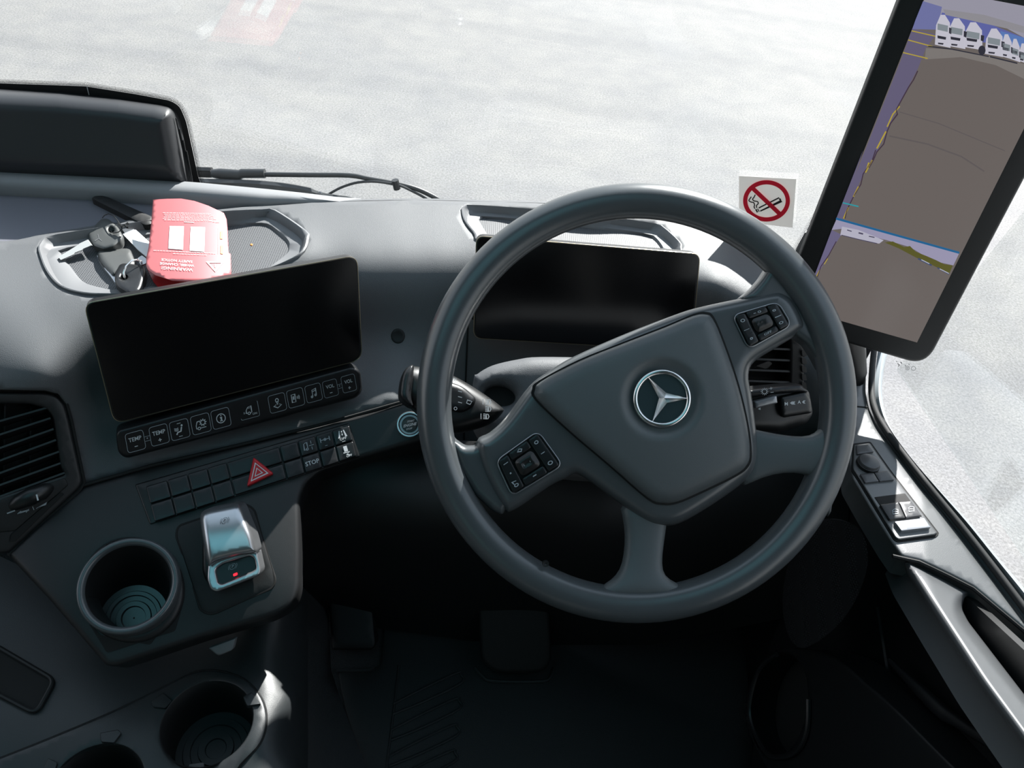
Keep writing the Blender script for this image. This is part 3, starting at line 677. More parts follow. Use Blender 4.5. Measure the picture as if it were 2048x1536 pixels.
# ---- left stalk
st = thing('indicator_stalk', 'black combination stalk with lamp and wiper symbols left of the column', 'stalk', atD(900, 800, .93))
PS = pl3((810, 775, .93), (1000, 820, .95), (830, 850, .925))
pad('stalk_body', crv([(800, 785), (805, 750), (818, 733), (845, 735), (893, 746), (930, 764), (971, 790), (1003, 814), (1006, 824), (985, 845), (950, 858), (915, 866), (896, 863), (850, 838), (815, 806)], 4), PS, BLK, st, prof=rprof(30, .018), skirt=.012, step=8, rings=(2, 6, 12, 20, 30), ang=80, h0=.012)
pad('stalk_collar', crv([(799, 790), (804, 750), (817, 733), (828, 735), (822, 790), (826, 812), (812, 806)], 4), PS, KEYP, st, prof=rprof(10, .008), skirt=.02, step=6, rings=(2, 5), ang=80, h0=.026)
PSt = lambda x, y, h=0: PS.at(x, y, h+.0125)
pad('wiper_slider', rnd([(880, 758), (925, 772), (953, 797), (948, 812), (925, 827), (884, 815)], 14), PSt, KEYP, st, prof=rprof(12, .006), skirt=.006, step=6, rings=(1.5, 4, 8), nrm=PS.n, h0=.0065, ang=80)
d = Dec(lambda u, v: PS.at(u, v, .0215))
for i, y in enumerate((782, 793, 804)): d.line([(916, y), (924, y+2)], 1.6)
d.line([(935, 800), (944, 803), (940, 809), (933, 806)], 1.6, True).line([(897, 812), (903, 818)], 1.5).ring(911, 817, 3, 1.3, 10)
d.build('wiper_symbols', PRTD, st)
d = Dec(lambda u, v: PS.at(u, v, .0145))
d2 = Dec(lambda u, v: PS.at(u, v, .0158))
for cx, cy, ln in ((976, 804, 1), (976, 818, 0), (972, 833, 1)):
    for k in range(4): d2.line([(cx-5.5, cy-5+k*3.1), (cx-1, cy-5+k*3.1)], 1.5)
    d2.line([(cx+.5, cy-5), (cx+4, cy-4.5), (cx+6, cy), (cx+4, cy+4.5), (cx+.5, cy+5)], 1.6, True)
    if ln: d2.line([(cx-10, cy-6), (cx-10, cy+5)], 1.4)
d2.line([(897, 753), (914, 758)], 1.0).line([(898, 758), (913, 762)], 1).ring(902, 756, 2, .8, 8).ring(909, 758, 2, .8, 8)
d2.build('lamp_symbols', PRT, st)
# ---- right stalk
st = thing('transmission_stalk', 'black rotary transmission stalk with white M and A marks right of the column', 'stalk', atD(1560, 820, .93))
PR = pl3((1500, 800, .92), (1620, 800, .93), (1510, 860, .925))
pad('stalk_body', rnd([(1420, 780), (1505, 777), (1600, 768), (1618, 782), (1626, 828), (1612, 848), (1560, 864), (1500, 862), (1420, 850)], 9), PR, BLK, st, prof=rprof(18, .012), skirt=.02, step=9, rings=(2, 5, 10, 17), ang=80, h0=.008)
pad('dial', rnd([(1420, 782), (1505, 779), (1601, 768), (1618, 784), (1560, 787), (1504, 795), (1420, 800)], 5), PR, KEYP, st, prof=rprof(9, .006), skirt=.01, step=7, rings=(1.5, 4, 8), ang=80, h0=.018)
pad('silver_key', rnd([(1509, 803), (1553, 791), (1555, 806), (1511, 817)], 2), PR, SLVD, st, prof=rprof(4, .002), skirt=.006, step=6, rings=(1, 3), h0=.022)
pad('rotary_end', rnd([(1560, 793), (1612, 782), (1622, 802), (1624, 826), (1564, 836), (1560, 820)], 6), PR, BLK, st, prof=rprof(8, .006), skirt=.012, step=7, rings=(1.5, 4, 8), ang=80, h0=.018)
d = Dec(lambda u, v: PR.at(u, v, .0195)); fl = -1
PRf = lambda u, v: PR.at(1574+u, 807-v, .0190)
d = Dec(lambda u, v: PR.at(u, v, .0185))
d.F = lambda u, v: PR.at(u, 2*807-v, .0185)
d.text('M', 1572.5, 2*807-808, 9.5, rot=-0).text('A', 1598.5, 807+2.5, 9.5)
for k in range(3): d.line([(1585+k*2.6, 808+3), (1581+k*2.6, 808), (1585+k*2.6, 808-3)], 1.4)
d.line([(1587, 805), (1589, 811)], 1.6)
for k in range(2): d.line([(1608+k*2.2, 810+3), (1605+k*2.2, 810), (1608+k*2.2, 810-3)], 1.3)
d.build('dial_marks', PRT, st)
d = Dec(lambda u, v: PR.at(u, v, .0185))
d.ring(1529, 783, 4.6, 1.2, 16)
for k in range(12):
    a = 2*PI*k/12; d.line([(1529+5.6*math.cos(a), 783+5.6*math.sin(a)), (1529+7.6*math.cos(a), 783+7.6*math.sin(a))], 1)
d.line([(1539, 777), (1545, 776)], 1).line([(1542, 773.5), (1542, 779.5)], 1).line([(1541, 785), (1547, 784.4)], 1)
d.poly([(1516, 818), (1521, 815), (1521, 820)])
d.build('lamp_symbol', PRT, st)

# ================================================================== displays
def display(name, label, pts3, corners, r, mt_frame=BLK, depth=.016, inset=3):
    P = pl3(*pts3); c = [P.at(*p) for p in corners]
    t = thing(name, label, 'display', sum(c, Vector())/4)
    hs = pad('housing', rnd(corners, r, 6), P, mt_frame, t, prof=rprof(2.0, .0015), skirt=depth, step=40, rings=(1, 2), cap=True, h0=-.001)
    pad('screen_glass', rnd([tuple(np.array(p)+(np.array(corners).mean(0)-np.array(p))/np.linalg.norm(np.array(corners).mean(0)-np.array(p))*inset*1.3) for p in corners], r, 6), P, GLS, t, skirt=.001, step=60, h0=.0006)
    rp_ = rnd(corners, r, 6); rp_.append(rp_[0])
    tube('edge_trim', [P.at(x, y, -.0022) for x, y in rp_], .00065, GOLD, t, n=6)
    return t, P
td, PD = display('centre_touchscreen', 'black switched-off touchscreen left of the steering wheel', ((165, 606, .88), (716, 510, .985), (229, 849, .94)), [(168, 607), (714, 511), (724, 719), (229, 847)], 22)
# bracket tying the screen to the dashboard
pad('mount', rnd([(230, 640), (690, 560), (700, 690), (270, 820)], 20), lambda x, y, h=0: PD.at(x, y, h-.015), BLKM, td, skirt=.06, step=60, nrm=PD.n)
ti, PI_ = display('instrument_display', 'black switched-off instrument screen behind the steering wheel rim', ((953, 472, 1.045), (1400, 508, 1.075), (947, 676, 1.10)), [(953, 472), (1400, 508), (1383, 702), (947, 676)], 17)
# key bar under the touchscreen
kb = pad('key_bar', rnd([(231, 862), (705, 733), (721, 742), (725, 782), (712, 796), (252, 917), (236, 905)], [14, 8, 8, 10, 10, 14, 10]), PD, KEYP, td, prof=rprof(7, .004), skirt=.018, step=14, rings=(1.5, 4, 7), h0=.006, ang=70)
keys = [(270.8, 882.8, 37, 38, 't-'), (318.4, 869.9, 37, 38, 't+'), (359.4, 859.2, 38, 37, 'seat'), (401.6, 847.7, 38, 37, 'truck'), (441.9, 836.7, 37, 37, 'info'), (498.6, 820.8, 38, 34, 'cab'), (554.7, 805.9, 34, 35, 'nav'), (591.3, 795.7, 33, 35, 'phone'), (627.2, 785.9, 32, 34, 'music'), (660.9, 776.9, 29, 33, 'v-'), (697.5, 766.9, 28, 33, 'v+')]
ex0 = np.array([.965, -.262]); ey0 = np.array([-.178, -.984])
def gear(d, cx, cy, r, w):
    d.ring(cx, cy, r, w, 18)
    for k in range(9):
        a = 2*PI*k/9; d.line([(cx+r*math.cos(a), cy+r*math.sin(a)), (cx+(r+.08)*math.cos(a), cy+(r+.08)*math.sin(a))], w)
def icon(d, k):
    if k in ('t-', 't+', 'v-', 'v+'):
        d.text('TEMP' if k[0] == 't' else 'VOL', 0, .12, .30 if k[0] == 't' else .30, sx_=1.0)
        d.line([(-.09, -.26), (.09, -.26)], .04)
        if k[1] == '+': d.line([(0, -.17), (0, -.35)], .04)
    elif k == 'info': d.ring(0, 0, .24, .045, 24).line([(-.05, .05), (.02, .05), (.02, -.13)], .06).line([(-.07, -.13), (.09, -.13)], .05).line([(-.01, .15), (.05, .15)], .06)
    elif k == 'seat':
        d.ring(.14, .2, .03, .05, 8).line([(.12, .12), (.05, -.10), (-.12, -.12), (-.2, -.24)], .07)
        for y in (.10, .04, -.02): d.line([(-.28, y+.02), (-.16, y-.02), (-.06, y+.01)], .03)
        d.line([(-.1, .34), (.1, .34)], .03).line([(-.1, -.36), (.1, -.36)], .03)
    elif k == 'truck': d.line([(-.02, .17), (-.18, .15), (-.26, -.05), (-.26, -.22), (-.2, -.22)], .04).ring(-.12, -.22, .07, .04, 14).line([(-.04, -.22), (.26, -.22)], .04); gear(d, .12, .05, .12, .045)
    elif k == 'cab': d.line([(-.12, -.14), (-.18, -.14), (-.16, .05), (-.06, .2), (.12, .24), (.12, -.14), (.06, -.14)], .035).ring(-.03, -.16, .07, .04, 14).line([(-.05, .13), (.06, .15)], .03).text('ON', .26, -.26, .16).line([(-.32, -.05), (-.26, -.05)], .03).line([(-.32, -.12), (-.26, -.12)], .03)
    elif k == 'nav': d.ring(0, .16, .09, .045, 16).line([(-.07, .10), (0, -.08), (.07, .10)], .045).line([(-.08, -.08), (-.24, -.14), (-.02, -.28), (.24, -.14), (.1, -.08)], .04)
    elif k == 'phone':
        d.line([(-.24, -.22), (-.24, .22), (-.02, .22), (-.02, -.22)], .04, True).poly([(-.18, -.08), (-.18, .12), (-.08, .12), (-.08, -.08)])
        for i in range(3): d.line([(.07+i*.07, -.06-.03*i), (.10+i*.07, 0), (.07+i*.07, .06+.03*i)], .035)
    elif k == 'music': d.ring(-.14, -.2, .05, .05, 10).ring(.1, -.14, .05, .05, 10).line([(-.08, -.2), (-.08, .18), (.16, .24), (.16, -.14)], .045).line([(-.08, .08), (.16, .14)], .045)
for i, (x, y, w_, h_, k) in enumerate(keys):
    f_ = lambda u, v, hh, x=x, y=y, w_=w_, h_=h_: PD.at(x+ex0[0]*u*w_+ey0[0]*v*h_, y+ex0[1]*u*w_+ey0[1]*v*h_, hh)
    ky = pad('key', rnd([(-.5, .5), (.5, .5), (.5, -.5), (-.5, -.5)], .17), lambda u, v, h=0: f_(u, v, .0062+h), KEYP, kb, skirt=.001, step=.5, nrm=PD.n)
    d = Dec(lambda u, v: f_(u, v, .0068)); icon(d, k)
    d.build('key_symbol', PRT, kb)
    e = Dec(lambda u, v: f_(u, v, .0066))
    if k == 'cab': e.line(rnd([(-.5, .46), (.5, .46), (.5, -.46), (-.5, -.46)], .1)[9:], .025)
    else:
        e.line(rnd([(-.5, .5), (.5, .5), (.5, -.5), (-.5, -.5)], .17), .028, True)
        if k in ('t-', 'v-'):
            nx = keys[i+1]; L_ = (math.hypot(nx[0]-x, nx[1]-y))/w_; e.line([(.5, .1), (L_-.5, .1)], .025).line([(.5, -.14), (L_-.5, -.14)], .025).ring(L_/2, 0, .02, .04, 8)
    e.build('key_outline', PRTD, kb)

# ---- tall camera monitor
MC = [(1819, -57), (2226, 18), (1851, 731), (1548, 642)]
PMo = pl3((1819, -57, .80), (2226, 18, .775), (1548, 642, 1.04))
tm = thing('mirror_monitor', 'tall portrait camera monitor on the pillar right of the wheel', 'monitor', PMo.at(1700, 690))
mh = pad('housing', rnd(MC, [30, 30, 40, 30], 8), PMo, MBLK, tm, prof=rprof(5, .004), skirt=.012, step=60, rings=(1.5, 3, 5), cap=True, ang=70)
SCR = [(1857, -24), (2160, 33), (1834, 685), (1602, 619)]
scr = pad('screen', SCR, lambda x, y, h=0: PMo.at(x, y, h+.0006), emis('screen_ground_picture', 104, 97, 94), tm, skirt=.001, step=60, nrm=PMo.n)
def sub(name, m, lvl=1): return (name, m, lvl)
def Z3(x, y): return (1580+x/4.376, y/4.376)
def Z4(x, y): return (1580+x/4.376, 300+y/4.376)
def pic(name, mt, lvl, polys=(), lines=()):
    d = Dec(lambda u, v: PMo.at(u, v, .0007+.00025*lvl))
    for p in polys: d.poly(p)
    for p, w_ in lines: d.line(p, w_)
    return d.build(name, mt, scr)
def clipTop(x): return (x, -24+(x-1857)*57/303)
pic('picture_sky', emis('pic_sky', 148, 146, 160), 1, [[(1857, -24), (2160, 33), (2115, 128), Z3(2048, 330), Z3(1900, 250), Z3(1500, 160), Z3(1300, 130), Z3(1110, 180)]])
pic('picture_far_yard', emis('pic_far', 122, 117, 114), 1, [[Z3(1190, 420), Z3(1500, 440), Z3(2048, 560), (2095, 165), Z3(2048, 690), Z3(1800, 570), Z3(1500, 500), Z3(1180, 520)]])
pic('picture_shed', emis('pic_shed', 92, 98, 158), 2, [[Z3(1330, 110), Z3(1600, 150), Z3(2048, 330), (2115, 105), (2100, 140), Z3(2048, 420), Z3(1400, 330), Z3(1300, 200)]])
pic('picture_shed_roof', emis('pic_roof', 140, 138, 144), 3, [[Z3(1340, 80), Z3(1700, 130), Z3(2048, 230), Z3(2048, 290), Z3(1900, 250), Z3(1360, 130)]])
pic('picture_blue_wall', emis('pic_blue', 88, 118, 176), 3, [[Z3(1840, 270), Z3(2048, 330), Z3(2048, 420), Z3(1860, 380)]])
pic('picture_wall_left', emis('pic_wall', 108, 112, 158), 2, [[Z3(1165, 10), Z3(1330, 60), Z3(1290, 260), Z3(1070, 255), Z3(1100, 170)]])
pic('picture_truck_side', emis('pic_side', 98, 92, 118), 2, [[Z3(1070, 250), Z3(1280, 300), Z3(1190, 420), Z3(1120, 600), Z3(960, 900), Z3(830, 1200), Z3(700, 1440), Z3(640, 1536), Z4(520, 470), Z4(450, 620), Z4(405, 600), Z4(640, 0), Z3(570, 1536), Z3(1000, 450)]])
pic('picture_yellow_lines', emis('pic_yel', 172, 152, 60), 3, lines=[([Z3(1065, 270), Z3(1285, 320)], 2.2), ([Z3(1035, 350), Z3(1250, 408)], 2.2), ([Z3(990, 460), Z3(1205, 512)], 2.2), ([Z3(960, 930), Z3(900, 1000), Z3(850, 1110)], 2.6), ([Z3(840, 1150), Z3(760, 1300)], 3), ([Z3(720, 1400), Z3(660, 1510)], 3), ([Z4(690, 110), Z4(665, 190)], 3), ([Z4(600, 320), Z4(555, 410)], 3), ([Z4(510, 500), Z4(470, 600)], 3), ([Z4(260, 1050), Z4(190, 1190)], 2), ([Z4(330, 950), Z4(300, 1000)], 1.6)])
pic('picture_dark_edge', emis('pic_dk', 66, 52, 66), 3, lines=[([Z3(1118, 620), Z3(1080, 700), Z3(1040, 760), Z3(990, 850), Z3(930, 960), Z3(940, 1000), Z3(880, 1080), Z3(850, 1150), Z3(820, 1260), Z3(760, 1330), Z3(730, 1400), Z3(690, 1470)], 2.4), ([Z4(750, 0), Z4(720, 90), Z4(640, 210), Z4(620, 300), Z4(560, 400), Z4(500, 520), Z4(480, 600)], 2.2), ([Z4(405, 800), Z4(340, 920), Z4(270, 1020), Z4(240, 1110), Z4(200, 1190)], 1.8)])
trk = [(1290, 130, 1400, 420, 1.0), (1405, 160, 1530, 430, 1.0), (1545, 195, 1680, 440, .95), (1730, 250, 1860, 500, .8), (1860, 300, 1940, 520, .7), (1940, 340, 2010, 545, .62), (2010, 380, 2080, 560, .6)]
W_ = []; G_ = []; K_ = []
for x0, y0, x1, y1, s_ in trk:
    w = x1-x0
    W_.append([Z3(x0+w*.25, y0), Z3(x0+w*.6, y0), Z3(x1, y0+70), Z3(x1+5, y1), Z3(x0-w*.2, y1-30), Z3(x0-w*.1, y0+90)])
    G_.append([Z3(x0+w*.02, y0+75), Z3(x0+w*.85, y0+95), Z3(x0+w*.82, y0+150), Z3(x0, y0+130)])
    K_.append([Z3(x0+w*.0, y1-110), Z3(x0+w*.7, y1-95), Z3(x0+w*.66, y1-72), Z3(x0+w*.02, y1-85)])
    K_.append([Z3(x0+w*.05, y1-48), Z3(x0+w*.5, y1-42), Z3(x0+w*.45, y1-28), Z3(x0+w*.05, y1-34)])
    K_.append([Z3(x0+w*.93, y0+110), Z3(x0+w*1.15, y0+118), Z3(x0+w*1.1, y0+170), Z3(x0+w*.92, y0+160)])
K_.append([Z3(*p) for p in ell(1680, 440, 32, 42, 14)]); K_.append([Z3(1210, 400), Z3(1420, 425), Z3(1740, 490), Z3(1740, 500), Z3(1420, 436), Z3(1210, 410)]); K_.append([Z3(1750, 490), Z3(1990, 548), Z3(1990, 560), Z3(1750, 502)])
pic('picture_trucks', emis('pic_white', 190, 188, 200), 4, W_); pic('picture_truck_glass', emis('pic_glass', 128, 136, 142), 5, G_); pic('picture_truck_dark', emis('pic_black', 48, 48, 58), 5, K_)
pic('picture_skid_marks', emis('pic_skid', 94, 88, 88), 1, lines=[([Z3(870, 1190), Z3(1200, 1260), Z3(1500, 1370), Z3(1700, 1500)], 3), ([Z3(960, 980), Z3(1300, 1080), Z3(1880, 1320)], 2)])
# lower view
pic('picture_lower_sky', emis('pic_sky2', 150, 146, 172), 2, [[Z4(405, 610), Z4(1480, 905), Z4(1430, 1010), Z4(1250, 970), Z4(1050, 850), Z4(850, 790), Z4(450, 690), Z4(365, 700)]])
pic('picture_lower_side', emis('pic_side2', 104, 98, 128), 2, [[Z4(365, 700), Z4(450, 740), Z4(400, 820), Z4(270, 1040), Z4(190, 1195), (1621, 572)]])
pic('picture_lower_trucks', emis('pic_white2', 176, 174, 190), 3, [[Z4(455, 670), Z4(600, 700), Z4(820, 790), Z4(780, 820), Z4(600, 780), Z4(440, 745)]])
pic('picture_lower_truck_dark', emis('pic_dk2', 74, 70, 92), 4, lines=[([Z4(450, 745), Z4(600, 782), Z4(760, 818)], 1.6), ([Z4(500, 700), Z4(540, 712)], 2), ([Z4(600, 725), Z4(640, 735)], 3), ([Z4(690, 755), Z4(740, 765)], 2)])
pic('picture_trees', emis('pic_tree', 88, 86, 40), 3, [[Z4(830, 810), Z4(900, 800), Z4(1000, 850), Z4(1050, 840), Z4(1100, 890), Z4(1200, 930), Z4(1280, 965), Z4(1350, 1000), Z4(1425, 1010), Z4(1395, 1080), Z4(1250, 1010), Z4(1100, 940), Z4(950, 860)]])
pic('picture_parked_cars', emis('pic_cars', 62, 74, 108), 4, lines=[([Z4(1120, 950), Z4(1240, 1010)], 3), ([Z4(1290, 1030), Z4(1390, 1085)], 2.4)])
pic('picture_parked_vans', emis('pic_vans', 176, 178, 192), 5, lines=[([Z4(1150, 960), Z4(1220, 995)], 1.6), ([Z4(1310, 1040), Z4(1390, 1080)], 1.6)])
pic('picture_divider', emis('pic_div', 34, 96, 142), 6, lines=[([Z4(403, 600), Z4(1482, 900)], 4.2)])
pic('picture_marker', emis('pic_mark', 40, 150, 160), 6, lines=[([Z4(462, 462), Z4(600, 495)], 2.4)])
tube('mount_arm', [PMo.at(1690, 660, -.03), atD(1700, 700, 1.08), atD(1706, 745, 1.10), atD(1690, 800, 1.12)], [.022, .020, .018, .016], DOORD, tm, n=14)
# ================================================================== centre stack controls
sp = thing('switch_panel', 'black two-row bank of push switches on the centre fascia', 'switch panel', FB(500, 950))
nS = nB(500, 950)
Q = [np.array(p, float) for p in ((270, 969), (698, 846), (720, 913), (300, 1049))]
pad('panel_frame', rnd([tuple(q) for q in Q], 4), lambda x, y, h=0: FB(x, y, h+.002), BLK, sp, prof=rprof(3, .0015), skirt=.012, step=14, rings=(1, 2.5), nrm=nS)
G = [np.array(p, float) for p in ((290.5, 972), (699, 850), (714, 913), (309, 1044.6))]
def gq(u, v): return tuple((G[0]*(1-u)+G[1]*u)*(1-v)+(G[3]*(1-u)+G[2]*u)*v)
ux = [0, .107, .206, .303, .398, .655, .745, .832, .912, 1.0]
cells = [(ux[i], ux[i+1], 0) for i in range(9)]+[(ux[i], ux[i+1], 1) for i in range(9)]
FBs = lambda x, y, h=0: FB(x, y, h+.0062)
for a, b, r_ in cells:
    if b-a > .2:
        P = [(a+.003, r_*.5+.03), (b-.003, r_*.5+.03), (b-.003, r_*.5+.47), (a+.003, r_*.5+.47)]
    else: P = [(a+.003, .02+r_*.5), (b-.003, .02+r_*.5), (b-.003, .48+r_*.5), (a+.003, .48+r_*.5)]
    pad('switch', rnd([gq(*p) for p in P], 2.5), FBs, KEYP, sp, prof=rprof(2.5, .001), skirt=.004, step=9, rings=(.8, 2), nrm=nS, h0=.001)
dS = Dec(lambda u, v: FB(*gq(u, v), .0079))
def cc(a, b, r_): return ((a+b)/2, .25+r_*.5)
class Sub:                                  # unit square local drawing inside a cell
    def __init__(s, d, cx, cy, w_, h_): s.d = d; s.c = (cx, cy, w_, h_)
    def dec(s, lift=.0079):
        cx, cy, w_, h_ = s.c; return Dec(lambda u, v: FB(*gq(cx+u*w_, cy-v*h_), lift))
def cell_dec(a, b, r_): cx, cy = cc(a, b, r_); return Sub(None, cx, cy, (b-a)*.9, .45).dec()
d = cell_dec(ux[6], ux[7], 0); d.line([(-.1, -.2), (-.28, -.2), (-.25, .2), (-.12, .26), (-.05, .26), (-.05, -.1)], .04).ring(-.1, -.18, .07, .04, 12).line([(.05, 0), (.35, 0)], .04).line([(.2, .1), (.2, .3)], .04).line([(.2, -.1), (.2, -.3)], .04).build('switch_symbol', PRTD, sp)
d = cell_dec(ux[7], ux[8], 0); d.line([(-.3, .1), (.3, .1)], .05).line([(-.3, -.05), (-.3, .25)], .06).line([(.3, -.05), (.3, .25)], .06).ring(0, .1, .07, .05, 12).line([(-.08, -.32), (.08, -.32)], .04).build('switch_symbol', PRTD, sp)
d = cell_dec(ux[8], ux[9], 0); d.poly([(-.28, -.12), (-.16, .36), (-.10, .36), (-.16, -.12)]).poly([(.28, -.12), (.16, .36), (.10, .36), (.16, -.12)]).line([(0, .33), (0, .22)], .06).line([(0, .15), (0, .02)], .06).text('OFF', 0, -.22, .24).line([(-.1, -.40), (.1, -.40)], .03).build('switch_symbol', PRT, sp)
d = cell_dec(ux[6], ux[7], 1); d.text('STOP', 0, -.02, .40, sx_=.9).build('switch_writing', PRT, sp)
d = cell_dec(ux[8], ux[9], 1); d.poly([(-.1, .0), (-.12, .38), (.1, .38), (.12, .0)]).line([(-.18, -.05), (.2, -.08), (.0, -.2), (.18, -.3)], .06).text('OFF', .12, -.34, .2).build('switch_symbol', PRT, sp)
hz = [(507, 914), (548, 947), (493.6, 973)]
hb = pad('hazard_button', rnd(hz, 5), lambda x, y, h=0: FB(x, y, h+.0085), RED, sp, prof=rprof(3.5, .0025), skirt=.009, step=7, rings=(.8, 2, 3.5), nrm=nS, h0=.0045)
d = Dec(lambda u, v: FB(u, v, .0134))
hc = np.mean(np.array(hz), 0)
d.line([tuple(hc+(np.array(p)-hc)*.60) for p in hz], 2.0, True).line([tuple(hc+(np.array(p)-hc)*.27) for p in hz], 1.6, True).build('hazard_triangles', PRT, hb)

eb = thing('engine_start_button', 'round chrome-ringed engine start stop button beside the steering wheel rim', 'button', FB(820, 850))
ne = nB(820, 850); ce = FB(820, 850, .0); s_ = ce.length/FPX*1.0
kx = ce.dot(FW)/FPX
lathe('chrome_ring', ce, ne, [(26.5*kx, -.002), (26.5*kx, .004), (25*kx, .0055), (22.5*kx, .0055), (21.5*kx, .003), (20.5*kx, .0015)], SLV, eb, ang=50)
lathe('inner_ring', ce, ne, [(21*kx, .0015), (20*kx, .004), (16*kx, .004)], SLVD, eb)
lathe('push_cap', ce, ne, [(16.5*kx, .003), (16*kx, .0048), (8*kx, .0052), (0, .0052)], BLK, eb)
pe = Pl(ce+ne*.0056, ne)
d = Dec(lambda u, v: pe.at(820+u*.97+v*.2, 850+u*-.2-v*.97)); d.text('ENGINE', 0, 0, 8.5, sx_=.9).text('START', 0, 8, 5).text('STOP', 0, -8, 5).build('writing', PRTD, eb)

pb = thing('parking_brake_lever', 'silver parking brake lever with red light on a square black plate', 'parking brake', FB(450, 1120))
nb = nB(450, 1120); PB = Pl(FB(450, 1120), nb)
pad('base_plate', rnd([(357, 1052), (490, 1008), (508, 1018), (551, 1160), (545, 1176), (424, 1229), (402, 1222), (352, 1070)], [14, 14, 12, 16, 10, 14, 12, 14], 5), lambda x, y, h=0: FB(x, y, h+.0012), BLKM, pb, prof=rprof(3, .0012), skirt=.008, step=14, rings=(1, 2.5), nrm=nb)
pl_ = rnd([(357, 1052), (490, 1008), (508, 1018), (551, 1160), (545, 1176), (424, 1229), (402, 1222), (352, 1070)], [14, 14, 12, 16, 10, 14, 12, 14], 5)
tube('plate_gap', [FB(x, y, .0) for x, y in pl_+[pl_[0]]], .0016, VOID, pb, n=6)
# lever: dark socket, silver arched cap, lower silver loop with black pad
pad('socket', rnd([(404, 1080), (508, 1055), (522, 1140), (424, 1178), (404, 1150)], 16), lambda x, y, h=0: PB.at(x, y, h+.006), BLK, pb, prof=rprof(8, .006), skirt=.01, step=10, rings=(2, 5))
def lever_h(x, y):                               # arched along its length: high in the middle, low at both ends
    t = (y-(1008-.16*(x-460)))/150; return .012+.030*math.sin(max(0, min(1, t*.55+.22))*PI)
capo = [(400, 1036), (402, 1026), (412, 1018), (470, 1006), (481, 1009), (486, 1020), (507, 1072), (514, 1100), (512, 1106), (470, 1112), (430, 1124), (418, 1134), (412, 1118), (403, 1060)]
pad('silver_cap', rnd(capo, [8, 6, 8, 8, 6, 8, 10, 6, 4, 20, 16, 4, 8, 10]), lambda x, y, h=0: PB.at(x, y, h+lever_h(x, y)), SLV, pb, prof=rprof(13, .011), skirt=.018, step=6, rings=(1, 3, 6, 9, 13), ang=80)
loopo = [(416, 1126), (430, 1118), (470, 1106), (514, 1098), (523, 1140), (519, 1151), (434, 1184), (422, 1180), (414, 1160)]
loopi = rnd([(431, 1139), (445, 1128), (500, 1111), (508, 1117), (512, 1136), (505, 1142), (444, 1168), (437, 1166)], 6)
pad('silver_loop', rnd(loopo, 9), lambda x, y, h=0: PB.at(x, y, h+.022), SLV, pb, prof=rprof(4.5, .003), skirt=.014, step=5, rings=(1, 2.5, 4), ang=70, holes=[loopi])
bp_ = pad('thumb_pad', loopi, lambda x, y, h=0: PB.at(x, y, h+.017), KEYP, pb, skirt=.003, step=12)
def brk(cx, cy, r, lift, nm, mt):
    d = Dec(lambda u, v: PB.at(cx+u*.96+v*.2, cy-u*.24-v*.97, lift+(lever_h(cx, cy) if lift < .003 else 0)))
    d.ring(0, 0, r, r*.14, 24).ring(0, 0, r*1.45, r*.14, 12, -40, 40).ring(0, 0, r*1.45, r*.14, 12, 140, 220).text('P', 0, 0, r*1.5).build(nm, mt, pb)
brk(449, 1041, 6, .0018, 'brake_symbol', PRTK); brk(465.5, 1133, 6, .0178, 'brake_symbol', PRTD)
pad('warning_light', rnd([(466, 1148), (474, 1145), (475, 1150), (467, 1153)], 2), lambda x, y, h=0: PB.at(x, y, h+.0185), LED, pb, skirt=.001, step=10)

ch = thing('cup_holder', 'round deep cup holder with a wide grey-green lit rim left of the parking brake', 'cup holder', FB(256, 1172, -.08))
nc = (nB(256, 1172)+Vector((0, 0, .25))).normalized(); c0 = FB(256, 1170, .014); kc = c0.dot(FW)/FPX
vdn = (-nc*.55+Vector((0, 0, -.75))+Vector((.05, .12, 0))).normalized()
def circ(c, n, r, m=56):
    u = RT-n*RT.dot(n); u.normalize(); v = n.cross(u); return [c+u*(r*math.cos(2*PI*k/m))+v*(r*math.sin(2*PI*k/m)) for k in range(m)]
RG = 96*kc
pad('holder_body', ell(264, 1180, 106, 106, 48), lambda x, y, h=0: FB(x, y, h+.006), FASC, ch, prof=rprof(14, .006), skirt=.01, step=12, rings=(2, 6, 13), nrm=nB(256, 1172), holes=[ell(256, 1172, 86, 90, 48)], ang=70)
pad('holder_recess_shade', rnd([(158, 1215), (214, 1306), (350, 1262), (368, 1200), (300, 1290), (200, 1270)], 5), lambda x, y, h=0: FB(x, y, h+.0008), VOID, ch, skirt=.001, step=14, nrm=nB(256, 1172))  # flat near-black sheet; shade of the recess put into its colour
sec = [circ(c0-nc*.035, nc, RG*1.03), circ(c0-nc*.004, nc, RG), circ(c0, nc, RG*.985), circ(c0+nc*.0015, nc, RG*.95), circ(c0+nc*.0015, nc, RG*.90), circ(c0-nc*.0005, nc, RG*.855), circ(c0-nc*.004, nc, RG*.835)]
loft('rim', sec, WHL, ch, ang=80)
bot = atD(268, 1236, c0.dot(FW)+.075); vdn = (bot-c0).normalized(); LB = (bot-c0).length
loft('well', [circ(c0-nc*.004, nc, RG*.84), circ(c0+vdn*LB*.25, nc, RG*.82), circ(c0+vdn*LB*.7, nc, RG*.77), circ(bot, nc, RG*.72)], BLKM, ch, ang=80)
rb = [circ(bot+nc*h_, nc, RG*k_, 48) for k_, h_ in ((.74, .001), (.60, .001), (.58, .004), (.50, .004), (.48, .001), (.38, .001), (.36, .004), (.26, .004), (.24, .0), (.02, .0))]
loft('rubber_insert', rb, WHL, ch, ang=40)

